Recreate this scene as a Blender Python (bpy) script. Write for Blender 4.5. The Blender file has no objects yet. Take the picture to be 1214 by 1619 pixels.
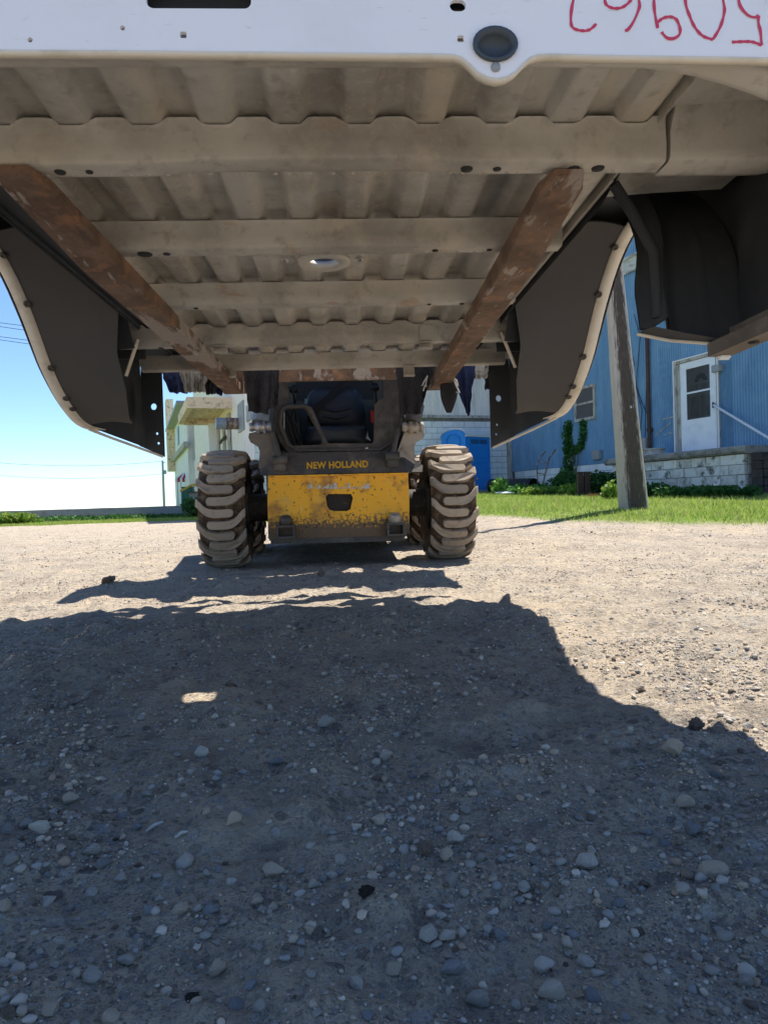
import bpy, bmesh, math, random
import numpy as np
from mathutils import Vector, Matrix, noise as mnoise
from math import sin, cos, pi, radians, atan2, sqrt
random.seed(7); rng = np.random.default_rng(11)
sc = bpy.context.scene
col = sc.collection

# ------------------------------------------------------------------ camera, world, sun
FPX, CX, CY, HORY = 1120.0, 607.0, 809.5, 790.0
PITCH = math.atan((CY-HORY)/FPX); ROLL = radians(1.8); CAMZ = 0.45
cam = bpy.data.cameras.new('camera'); camo = bpy.data.objects.new('camera', cam); col.objects.link(camo)
cam.sensor_fit = 'VERTICAL'; cam.sensor_height = 36.0; cam.lens = 36.0*FPX/1619.0
cam.clip_start = 0.02; cam.clip_end = 12000
CM = Matrix.Translation((0, 0, CAMZ)) @ Matrix.Rotation(pi/2-PITCH, 4, 'X') @ Matrix.Rotation(-ROLL, 4, 'Z')
camo.matrix_world = CM
sc.camera = camo
SUNV = Vector((0.26, 0.33, 1.0)).normalized()
w = bpy.data.worlds.new('World'); sc.world = w; w.use_nodes = True
nt = w.node_tree; bg = nt.nodes['Background']; sky = nt.nodes.new('ShaderNodeTexSky')
sky.sky_type = 'NISHITA'; sky.sun_disc = False
sky.sun_elevation = math.asin(SUNV.z); sky.sun_rotation = atan2(SUNV.x, SUNV.y)
sky.air_density = 1.2; sky.dust_density = 0.0; sky.ozone_density = 6.5; sky.altitude = 3000
nt.links.new(sky.outputs[0], bg.inputs[0]); bg.inputs[1].default_value = 0.082
sl = bpy.data.lights.new('sun', 'SUN'); so = bpy.data.objects.new('sun', sl); col.objects.link(so)
sl.energy = 3.7; sl.angle = radians(0.5); sl.color = (1, 0.95, 0.87)
so.rotation_euler = SUNV.to_track_quat('Z', 'Y').to_euler(); so.location = (6, 8, 24)
sc.view_settings.view_transform = 'Standard'; sc.view_settings.look = 'None'
sc.view_settings.exposure = 1.42; sc.view_settings.gamma = 1; sc.view_settings.use_curve_mapping = False
sc.cycles.max_bounces = 10; sc.cycles.diffuse_bounces = 6; sc.cycles.use_denoising = True

# ------------------------------------------------------------------ where a photographed point lies
def ray(px, py):
    d = CM.to_3x3() @ Vector(((px-CX)/FPX, -(py-CY)/FPX, -1)); return Vector((0, 0, CAMZ)), d
def hit(M, px, py, axis, val):
    """point of the photograph on the plane local[axis] = val of frame M, in M's coordinates"""
    o, d = ray(px, py); Mi = M.inverted(); o = Mi @ o; d = Mi.to_3x3() @ d
    t = (val-o[axis])/d[axis]; return o+d*t
def frame(x, y, deg): return Matrix.Translation((x, y, 0)) @ Matrix.Rotation(radians(deg), 4, 'Z')
BED = frame(-0.07, 0, 3.0)
LOAD = frame(-0.335, 5.21, 5.0)
HOUSE = frame(0, 0, math.degrees(math.atan(.35)))
WORLD = Matrix.Identity(4)

# ------------------------------------------------------------------ noise and terrain
def _h(ix, iy, s):
    n = (ix*374761393+iy*668265263+s*974634777) & 0xffffffff
    n = ((n ^ (n >> 13))*1274126177) & 0xffffffff
    return ((n ^ (n >> 16)) & 0xffff)/65535.0
def vn(x, y, s=0):
    x = np.asarray(x, float); y = np.asarray(y, float)
    ix = np.floor(x).astype(np.int64); iy = np.floor(y).astype(np.int64); fx = x-ix; fy = y-iy
    fx = fx*fx*(3-2*fx); fy = fy*fy*(3-2*fy)
    a = _h(ix, iy, s); b = _h(ix+1, iy, s); c = _h(ix, iy+1, s); d = _h(ix+1, iy+1, s)
    return (a*(1-fx)+b*fx)*(1-fy)+(c*(1-fx)+d*fx)*fy
def fbm(x, y, f, o=3, s=0):
    r = 0; a = 1; t = 0
    for i in range(o):
        r = r+a*(vn(x*f+i*7.3, y*f-i*3.1, s+i)-.5); t += a; a *= .5; f *= 2.03
    return r/t*2
def sstep(a, b, x): t = np.clip((x-a)/(b-a), 0, 1); return t*t*(3-2*t)
def base_z(x, y):
    wgt = sstep(-3.5, .8, x-(-.0)*y)
    return np.interp(y, [5.4, 7, 9, 16, 22, 30], [0, .10, .22, .42, .60, .70])*wgt
def gz(x, y):
    x = np.asarray(x, float); y = np.asarray(y, float)
    near = np.exp(-np.maximum(y-3, 0)/5)
    z = base_z(x, y)+fbm(x, y*1.3, 1.1, 3, 5)*.018*near+fbm(x, y*1.6, 5, 3, 9)*.021*near+fbm(x, y, 26, 3, 41)*.008*near
    z = z+fbm(x*.6, y*1.8, 7, 3, 61)*.008*near
    z = z+np.clip(fbm(x, y, 9, 3, 21)-.12, 0, 1)*.035*near
    # the churned lumps either side of the middle of the shaded ground
    for (cx, cy, r, h) in ((-.02, 1.62, .16, .022), (-.46, 1.72, .13, .03), (-.38, 1.60, .10, .02), (-1.1, 2.0, .25, .03), (-.75, 3.9, .3, .02)):
        z = z+h*np.exp(-((x-cx)**2+((y-cy)*1.6)**2)/(r*r))*(.6+.8*vn(x*22, y*22, 4))
    for tx in (-1.06, .40):
        u = x-tx-.05*(y-3)-.04*np.sin(y*1.1); m_ = np.exp(-(u/.16)**4)*sstep(.9, 1.8, y)*near; z = z-m_*.008*(.6+.8*vn(x*3, y*3, 71))+m_*.005*np.sin((y+np.abs(u)*.5)*2*np.pi/.085)*vn(x*4, y*2.5, 72)
    pad = np.exp(-(((np.abs(x+.335)-.8)/.3)**2+((y-5.2)/.3)**2))
    return z*(1-.8*pad)
def lawn(x, y):
    e = np.interp(x, [-40, -12, -6, -3, 0, 1.15, 2.6, 4, 10, 30], [21.0, 21.0, 22, 16, 10.6, 8.8, 7.35, 6.85, 6.7, 6.7])
    e = e+fbm(x, y, 1.2, 3, 33)*e*.05
    far = 27+0*x
    m = sstep(-.25, .35, y-e)*(1-.0*far)
    patch = np.exp(-(((x+13)/3.4)**2+((y-27.5)/1.6)**2)*1.6)
    return np.clip(m-1.6*patch, 0, 1)

# ------------------------------------------------------------------ materials
def N(t, typ, **kw):
    n = t.nodes.new(typ)
    for k, v in kw.items(): setattr(n, k, v)
    return n
def rgba(c): return (c[0], c[1], c[2], 1)
def mix_c(t, fac, a, b, mode='MIX'):
    m = N(t, 'ShaderNodeMix', data_type='RGBA', blend_type=mode)
    for i, v in ((0, fac), (6, a), (7, b)):
        if isinstance(v, bpy.types.NodeSocket): t.links.new(v, m.inputs[i])
        else: m.inputs[i].default_value = v if i == 0 else rgba(v)
    return m.outputs[2]
def noise_f(t, vec, scale, lo=0.4, hi=0.6, detail=5, rough=.6, stretch=None):
    if stretch:
        mp = N(t, 'ShaderNodeMapping'); mp.inputs['Scale'].default_value = stretch; t.links.new(vec, mp.inputs[0]); vec = mp.outputs[0]
    n = N(t, 'ShaderNodeTexNoise'); n.inputs['Scale'].default_value = scale; n.inputs['Detail'].default_value = detail
    n.inputs['Roughness'].default_value = rough; t.links.new(vec, n.inputs['Vector'])
    m = N(t, 'ShaderNodeMapRange'); m.inputs[1].default_value = lo; m.inputs[2].default_value = hi
    t.links.new(n.outputs[0], m.inputs[0]); return m.outputs[0]
def math_n(t, op, a, b=None):
    m = N(t, 'ShaderNodeMath', operation=op)
    for i, v in enumerate((a, b)):
        if v is None: continue
        if isinstance(v, bpy.types.NodeSocket): t.links.new(v, m.inputs[i])
        else: m.inputs[i].default_value = v
    return m.outputs[0]
MATS = {}
def mat(name, base, layers=(), rough=.8, metal=0, bump=(), attr=None, rand=0, spec=.3, trans=None, rough_var=None, zdirt=None):
    """layers: (colour, scale, lo, hi, strength[, stretch]); bump: (scale, strength, distance[, stretch])"""
    m = bpy.data.materials.new(name); m.use_nodes = True; t = m.node_tree; b = t.nodes['Principled BSDF']
    tc = N(t, 'ShaderNodeTexCoord'); vec = tc.outputs['Object']
    if rand:
        oi = N(t, 'ShaderNodeObjectInfo'); ad = N(t, 'ShaderNodeVectorMath', operation='ADD')
        sc_ = math_n(t, 'MULTIPLY', oi.outputs['Random'], 37.0)
        t.links.new(vec, ad.inputs[0]); t.links.new(sc_, ad.inputs[1]); vec = ad.outputs[0]
    rgb = N(t, 'ShaderNodeRGB'); rgb.outputs[0].default_value = rgba(base); c = rgb.outputs[0]
    if attr:
        at = N(t, 'ShaderNodeAttribute', attribute_name=attr); c = mix_c(t, 1.0, c, at.outputs['Color'], 'MULTIPLY')
    for L in layers:
        f = noise_f(t, vec, L[1], L[2], L[3], stretch=L[5] if len(L) > 5 else None)
        f = math_n(t, 'MULTIPLY', f, L[4]); f = math_n(t, 'MINIMUM', f, 1.0); f = math_n(t, 'MAXIMUM', f, 0.0)
        c = mix_c(t, f, c, L[0])
    if zdirt:   # dirt thrown up from the ground: colour, z low, z high, noise scale
        sp = N(t, 'ShaderNodeSeparateXYZ'); t.links.new(tc.outputs['Object'], sp.inputs[0])
        mr = N(t, 'ShaderNodeMapRange'); mr.inputs[1].default_value = zdirt[2]; mr.inputs[2].default_value = zdirt[1]; t.links.new(sp.outputs[2], mr.inputs[0])
        nz = noise_f(t, vec, zdirt[3], .25, .75, 8, .7)
        f = math_n(t, 'SUBTRACT', math_n(t, 'ADD', mr.outputs[0], nz), .78); f = math_n(t, 'MULTIPLY', f, 4.0)
        f = math_n(t, 'MINIMUM', math_n(t, 'MAXIMUM', f, 0.0), .95); c = mix_c(t, f, c, zdirt[0])
    if rand:
        hs = N(t, 'ShaderNodeHueSaturation'); vr = math_n(t, 'ADD', math_n(t, 'MULTIPLY', oi.outputs['Random'], rand), 1-rand/2)
        t.links.new(vr, hs.inputs['Value']); t.links.new(c, hs.inputs['Color']); c = hs.outputs[0]
    t.links.new(c, b.inputs['Base Color'])
    b.inputs['Roughness'].default_value = rough; b.inputs['Metallic'].default_value = metal
    b.inputs['Specular IOR Level'].default_value = spec
    if rough_var:
        f = noise_f(t, vec, rough_var[0], .3, .7); mr = N(t, 'ShaderNodeMapRange'); mr.inputs[3].default_value = rough_var[1]; mr.inputs[4].default_value = rough_var[2]
        t.links.new(f, mr.inputs[0]); t.links.new(mr.outputs[0], b.inputs['Roughness'])
    nrm = None
    for B in bump:
        f = noise_f(t, vec, B[0], .2, .8, 8, .65, stretch=B[3] if len(B) > 3 else None)
        bn = N(t, 'ShaderNodeBump'); bn.inputs['Strength'].default_value = B[1]; bn.inputs['Distance'].default_value = B[2]
        t.links.new(f, bn.inputs['Height'])
        if nrm: t.links.new(nrm, bn.inputs['Normal'])
        nrm = bn.outputs[0]
    if nrm: t.links.new(nrm, b.inputs['Normal'])
    if trans:
        tr = N(t, 'ShaderNodeBsdfTranslucent'); mx = N(t, 'ShaderNodeMixShader'); mx.inputs[0].default_value = trans
        t.links.new(c, tr.inputs[0]); t.links.new(b.outputs[0], mx.inputs[1]); t.links.new(tr.outputs[0], mx.inputs[2])
        t.links.new(mx.outputs[0], t.nodes['Material Output'].inputs[0])
    m.diffuse_color = rgba(base); MATS[name] = m; return m

def ground_material():
    m = bpy.data.materials.new('gravel_ground'); m.use_nodes = True; t = m.node_tree; b = t.nodes['Principled BSDF']
    vec = N(t, 'ShaderNodeTexCoord').outputs['Object']
    c = mix_c(t, noise_f(t, vec, 1.3, .35, .65), (.58, .46, .325), (.50, .42, .32))
    c = mix_c(t, math_n(t, 'MULTIPLY', noise_f(t, vec, 9, .5, .68, 6, .7), .6), c, (.23, .195, .165))
    c = mix_c(t, math_n(t, 'MULTIPLY', noise_f(t, vec, 4, .55, .7, 6, .7), .55), c, (.54, .45, .34))
    bn = None
    for scale, amt, dist in ((260, .55, .003), (110, .55, .007), (45, .34, .012)):
        v = N(t, 'ShaderNodeTexVoronoi'); v.inputs['Scale'].default_value = scale; t.links.new(vec, v.inputs['Vector'])
        sp = N(t, 'ShaderNodeSeparateColor'); t.links.new(v.outputs['Color'], sp.inputs[0])
        ramp = N(t, 'ShaderNodeValToRGB'); e = ramp.color_ramp.elements
        e[0].color = (.12, .11, .10, 1); e[1].color = (.66, .60, .52, 1)
        for p, q in ((.3, (.24, .22, .2, 1)), (.55, (.42, .36, .29, 1)), (.8, (.36, .36, .355, 1))):
            x = e.new(p); x.color = q
        t.links.new(sp.outputs[0], ramp.inputs[0])
        g = math_n(t, 'GREATER_THAN', sp.outputs[1], 1-amt)
        d = N(t, 'ShaderNodeMapRange'); d.inputs[1].default_value = .62; d.inputs[2].default_value = .4; t.links.new(v.outputs['Distance'], d.inputs[0])
        f = math_n(t, 'MULTIPLY', g, d.outputs[0]); f = math_n(t, 'MULTIPLY', f, noise_f(t, vec, 2.2+scale*.01, .3, .6, 4))
        c = mix_c(t, math_n(t, 'MULTIPLY', f, .8), c, ramp.outputs[0])
        bp = N(t, 'ShaderNodeBump'); bp.inputs['Strength'].default_value = .8; bp.inputs['Distance'].default_value = dist
        t.links.new(f, bp.inputs['Height'])
        if bn: t.links.new(bn, bp.inputs['Normal'])
        bn = bp.outputs[0]
    for sc_, st, di in ((70, .8, .009), (420, .8, .003), (16, .7, .03)):
        bp = N(t, 'ShaderNodeBump'); bp.inputs['Strength'].default_value = st; bp.inputs['Distance'].default_value = di
        t.links.new(noise_f(t, vec, sc_, .2, .8, 6, .7), bp.inputs['Height']); t.links.new(bn, bp.inputs['Normal']); bn = bp.outputs[0]
    c = mix_c(t, math_n(t, 'MULTIPLY', noise_f(t, vec, 2.3, .52, .66, 6, .65), .5), c, (.27, .225, .18))
    at = N(t, 'ShaderNodeAttribute', attribute_name='lawn')
    gcol = mix_c(t, noise_f(t, vec, 3, .35, .65), (.15, .27, .03), (.25, .30, .08))
    gcol = mix_c(t, noise_f(t, vec, 25, .5, .7), gcol, (.05, .085, .015))
    c = mix_c(t, at.outputs['Fac'], c, gcol)
    t.links.new(c, b.inputs['Base Color']); t.links.new(bn, b.inputs['Normal'])
    b.inputs['Roughness'].default_value = .95; b.inputs['Specular IOR Level'].default_value = .15
    MATS['ground'] = m; return m
ground_material()
# truck bed
mat('underbody', (.50, .485, .44), [((.26, .235, .20), 2.6, .45, .62, .8), ((.60, .53, .42), 6, .5, .66, .7, (1, .35, 1)), ((.36, .25, .16), 3.6, .60, .72, .5), ((.22, .20, .17), 22, .55, .7, .5), ((.60, .56, .48), 70, .55, .7, .4)],
    rough=.5, spec=.5, bump=[(90, .3, .002), (8, .3, .005)], rand=.0, rough_var=(9, .32, .65))
mat('underbody_beam', (.51, .49, .44), [((.27, .25, .22), 2.8, .45, .62, .75), ((.56, .50, .40), 7, .52, .66, .6), ((.36, .22, .12), 9, .62, .72, .6, (1, 1, 3)), ((.24, .22, .19), 26, .56, .7, .55), ((.52, .48, .42), 95, .55, .7, .35)],
    rough=.45, spec=.5, bump=[(140, .25, .0015), (12, .25, .004)], rough_var=(8, .3, .6))
mat('white_paint', (.86, .86, .86), [((.58, .56, .53), 4, .48, .75, .3), ((.50, .48, .45), 60, .66, .70, .5, (.3, 1, 3)), ((.45, .40, .32), 30, .68, .8, .5)], rough=.35, spec=.5)
mat('primer_edge', (.70, .65, .55), [((.42, .36, .26), 12, .5, .7, .6)], rough=.6)
mat('dark_recess', (.03, .032, .035), rough=.7)
mat('plug_rubber', (.06, .075, .09), rough=.5)
mat('red_marker', (.62, .06, .12), rough=.5)
mat('liner_felt', (.085, .083, .083), [((.105, .10, .098), 3, .45, .7, .5), ((.17, .155, .14), 34, .68, .8, .7), ((.08, .075, .072), 5, .55, .7, .5, (1, .4, .4)), ((.09, .085, .08), 200, .45, .6, .3)], rough=.92, bump=[(260, .5, .0015), (20, .2, .003)], spec=.2)
mat('wheelhouse_black', (.048, .052, .058), [((.085, .085, .083), 4, .5, .7, .8), ((.11, .09, .065), 14, .66, .8, .6)], rough=.8, bump=[(60, .3, .002)], spec=.25)
mat('push_pin', (.05, .045, .04), [((.16, .13, .10), 60, .5, .7, .6)], rough=.6)
mat('rusty_steel', (.20, .125, .085), [((.10, .06, .04), 9, .42, .58, .8), ((.34, .16, .075), 16, .55, .68, .7), ((.36, .31, .28), 4.2, .545, .57, .9, (1.6, .45, 1)), ((.09, .06, .045), 13, .58, .63, .75, (1.5, .22, 1)), ((.50, .45, .40), 34, .61, .66, .6, (1, .2, 1)), ((.06, .035, .025), 120, .58, .66, .5)],
    rough=.72, bump=[(70, .4, .003), (300, .3, .001)], spec=.4)
mat('quilt_dark', (.04, .04, .048), [((.07, .07, .08), 8, .45, .65, .7)], rough=.95, bump=[(14, .8, .03), (90, .4, .002)])
mat('quilt_navy', (.025, .04, .12), [((.05, .07, .18), 8, .45, .65, .7)], rough=.9, bump=[(8, .7, .03, (1, 1, .4)), (90, .4, .002)])
mat('cloth_white', (.55, .54, .50), [((.10, .09, .08), 26, .52, .62, .8, (3, 3, .4))], rough=.95, bump=[(12, .7, .02, (3, 3, .4))])
mat('stitch', (.07, .075, .09), rough=.9)
mat('cord_white', (.7, .7, .7), rough=.8)
# loader
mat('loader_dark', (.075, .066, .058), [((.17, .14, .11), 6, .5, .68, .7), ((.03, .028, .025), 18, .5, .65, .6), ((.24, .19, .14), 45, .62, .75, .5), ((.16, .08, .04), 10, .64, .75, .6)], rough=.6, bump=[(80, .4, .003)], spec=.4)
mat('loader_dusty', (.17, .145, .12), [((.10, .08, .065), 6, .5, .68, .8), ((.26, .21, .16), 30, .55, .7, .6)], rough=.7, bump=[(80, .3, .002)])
mat('loader_sunlit', (.40, .34, .27), [((.20, .16, .12), 6, .5, .68, .8), ((.12, .08, .05), 12, .6, .72, .7), ((.45, .39, .31), 30, .55, .7, .5)], rough=.7, bump=[(80, .3, .002)])  # paler copy of the loader finish, sunlight on the right bracket put into colour
mat('loader_yellow', (1.0, .47, .008), [((.33, .15, .02), 14, .62, .7, .7), ((.05, .035, .02), 34, .60, .64, .9), ((.55, .42, .18), 5, .55, .75, .45), ((.30, .11, .025), 4.2, .53, .66, .75), ((.06, .04, .03), 9, .66, .69, .9, (1, 1, 3)), ((.80, .70, .40), 26, .66, .68, .6, (3, 1, .3))],
    rough=.42, spec=.5, bump=[(40, .3, .003), (160, .2, .001)], zdirt=((.085, .05, .028), -.57, -.33, 45))
mat('decal_yellow', (.75, .40, .03), [((.15, .09, .04), 60, .60, .7, .7)], rough=.5)
mat('decal_white', (.6, .6, .56), [((.35, .25, .1), 90, .5, .6, .6)], rough=.6)
mat('tire_tread', (.34, .27, .20), [((.33, .28, .22), 5, .45, .65, .7), ((.13, .11, .09), 20, .55, .7, .6), ((.42, .35, .27), 60, .58, .72, .5)], rough=.9, bump=[(120, .5, .003), (25, .3, .006)], rand=.25)
mat('tire_mud', (.10, .062, .036), [((.25, .17, .11), 18, .5, .68, .8), ((.045, .03, .02), 30, .5, .65, .7)], rough=.95, bump=[(60, .9, .012), (200, .6, .004)])
mat('rim_dark', (.035, .028, .022), [((.16, .10, .05), 22, .55, .7, .7)], rough=.7, bump=[(50, .6, .006)])
mat('seat_vinyl', (.035, .042, .052), [((.07, .08, .09), 6, .5, .7, .6)], rough=.42, spec=.5, bump=[(40, .15, .003)])
mat('black_plastic', (.02, .02, .022), rough=.45)
mat('cab_grey', (.07, .075, .062), [((.04, .04, .035), 5, .45, .65, .7)], rough=.6)
mat('steel_worn', (.42, .41, .40), [((.2, .17, .14), 20, .5, .65, .7)], rough=.4, metal=.7)
mat('cylinder_grey', (.23, .27, .32), [((.12, .10, .08), 14, .5, .7, .7)], rough=.45)
mat('red_plastic', (.5, .03, .02), rough=.5)
# buildings
mat('blue_siding', (.15, .31, .48), [((.21, .38, .54), 1.6, .45, .65, .7), ((.09, .20, .37), 3, .55, .7, .6, (1, 1, .3)), ((.28, .33, .37), 9, .67, .75, .6, (1, 1, .3))], rough=.5, spec=.4, rand=.12)
mat('pale_blue_siding', (.17, .33, .52), [((.24, .42, .6), 2, .45, .65, .6)], rough=.5, rand=.12)
mat('belt_trim', (.50, .52, .48), [((.2, .2, .13), 9, .5, .62, .8, (1, .4, 1.5))], rough=.8)
mat('white_siding', (.78, .75, .70), [((.52, .53, .50), 4, .45, .65, .6, (1, 1, .2))], rough=.6, rand=.1)
mat('white_block', (.78, .81, .80), [((.64, .67, .66), 3, .5, .68, .6), ((.20, .21, .17), 5, .64, .74, .7)], rough=.85, bump=[(50, .4, .004)], rand=.14)
mat('old_block', (.72, .70, .62), [((.46, .44, .38), 4, .5, .62, .8), ((.09, .085, .07), 5, .57, .66, .9), ((.78, .77, .72), 14, .55, .7, .6)], rough=.9, bump=[(40, .6, .006)], rand=.3)
mat('block_joint', (.22, .215, .19), [((.10, .10, .08), 8, .5, .65, .7)], rough=.95)
mat('mossy_block', (.16, .19, .10), [((.40, .43, .40), 3, .5, .62, .8), ((.05, .06, .03), 8, .5, .65, .7)], rough=.9, bump=[(40, .4, .004)])
mat('concrete', (.30, .285, .245), [((.11, .105, .09), 6, .45, .62, .8), ((.32, .30, .26), 12, .58, .7, .6)], rough=.95, bump=[(30, .6, .01)])
mat('canopy_concrete', (.76, .60, .43), [((.20, .17, .11), 5, .52, .64, .8), ((.74, .60, .40), 2, .5, .7, .6)], rough=.9, bump=[(20, .4, .01)])
mat('trim_white', (.74, .76, .78), [((.5, .5, .47), 10, .6, .75, .5)], rough=.5)
mat('door_white', (.80, .83, .86), [((.52, .58, .66), 3, .5, .7, .5)], rough=.45)
mat('trim_weathered', (.45, .44, .40), [((.22, .20, .17), 9, .5, .62, .8, (1, 1, .3))], rough=.85)
mat('inner_door', (.6, .6, .58), rough=.5)
g_ = mat('window_glass', (.05, .055, .06), rough=.08, spec=.8)
mat('screen_dark', (.10, .095, .10), rough=.6)
mat('rust_pipe', (.075, .045, .035), [((.16, .08, .04), 9, .5, .7, .7)], rough=.8)
mat('galv_grey', (.30, .32, .33), [((.2, .2, .2), 9, .5, .7, .5)], rough=.5)
mat('wire_black', (.02, .02, .02), rough=.6)
mat('wood_dark', (.055, .045, .038), [((.11, .09, .07), 3, .5, .65, .7, (.3, 4, 4))], rough=.9)
def pole_material():
    m = mat('pole_wood', (.50, .44, .37), [((.66, .60, .53), 5, .5, .7, .6, (6, 6, .3))], rough=.9, bump=[(9, .8, .02, (8, 8, .35)), (60, .5, .004)])
    t = m.node_tree; b = t.nodes['Principled BSDF']; tc = N(t, 'ShaderNodeTexCoord').outputs['Object']
    src = b.inputs['Base Color'].links[0].from_socket
    sp = N(t, 'ShaderNodeSeparateXYZ'); t.links.new(tc, sp.inputs[0])
    # a ragged dark band down the middle of the face, wider low down
    zf = N(t, 'ShaderNodeMapRange'); zf.inputs[1].default_value = 4.5; zf.inputs[2].default_value = 0; zf.inputs[3].default_value = .04; zf.inputs[4].default_value = .128; t.links.new(sp.outputs[2], zf.inputs[0])
    ax = math_n(t, 'ABSOLUTE', math_n(t, 'ADD', sp.outputs[0], math_n(t, 'MULTIPLY', sp.outputs[2], .052)))
    n1 = noise_f(t, tc, 9, .2, .8, 8, .7, (9, 9, .5))
    d = math_n(t, 'SUBTRACT', math_n(t, 'ADD', zf.outputs[0], math_n(t, 'MULTIPLY', math_n(t, 'SUBTRACT', n1, .5), .16)), ax)
    f = math_n(t, 'MINIMUM', math_n(t, 'MAXIMUM', math_n(t, 'MULTIPLY', d, 40), 0), .93)
    c = mix_c(t, f, src, (.055, .040, .030))
    n2 = noise_f(t, tc, 14, .56, .64, 8, .7, (7, 7, .6))
    c = mix_c(t, math_n(t, 'MULTIPLY', n2, .5), c, (.30, .21, .14))
    t.links.new(c, b.inputs['Base Color'])
pole_material()
mat('toilet_blue', (.015, .22, .68), [((.03, .27, .72), 3, .5, .7, .5)], rough=.4, spec=.4)
mat('toilet_vent', (.03, .05, .09), rough=.6)
mat('toilet_roof', (.72, .74, .74), rough=.4, trans=.15)
mat('green_plastic', (.02, .11, .09), rough=.5)
mat('awning_red', (.42, .02, .04), rough=.7); mat('awning_white', (.75, .73, .70), rough=.7)
mat('yellow_paint', (.55, .36, .05), [((.3, .2, .06), 8, .5, .7, .6)], rough=.6)
mat('distant_concrete', (.24, .25, .27), [((.14, .15, .15), 3, .5, .65, .6)], rough=.95)
mat('red_clay', (.35, .12, .06), rough=.9)
# vegetation, stones
mat('grass_blade', (1, 1, 1), attr='col', rough=.6, trans=.45, spec=.2)
mat('leaf', (1, 1, 1), attr='col', rough=.55, trans=.35, spec=.3)
mat('stem', (.10, .09, .05), rough=.9)
mat('pebble', (1, 1, 1), attr='col', rough=.85, bump=[(200, .3, .001)], spec=.25)
STONES = {}
for k, c in dict(grey=(.37, .335, .29), pale=(.55, .485, .40), tan=(.48, .39, .29), blue=(.26, .255, .25), brown=(.19, .145, .11), dark=(.035, .028, .022)).items():
    STONES[k] = mat('stone_'+k, c, [(tuple(v*.62 for v in c), 30, .5, .68, .7), (tuple(min(v*1.35, .6) for v in c), 60, .52, .7, .5)], rough=.9, bump=[(90, .6, .003), (300, .4, .001)], rand=.3, spec=.2)

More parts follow.
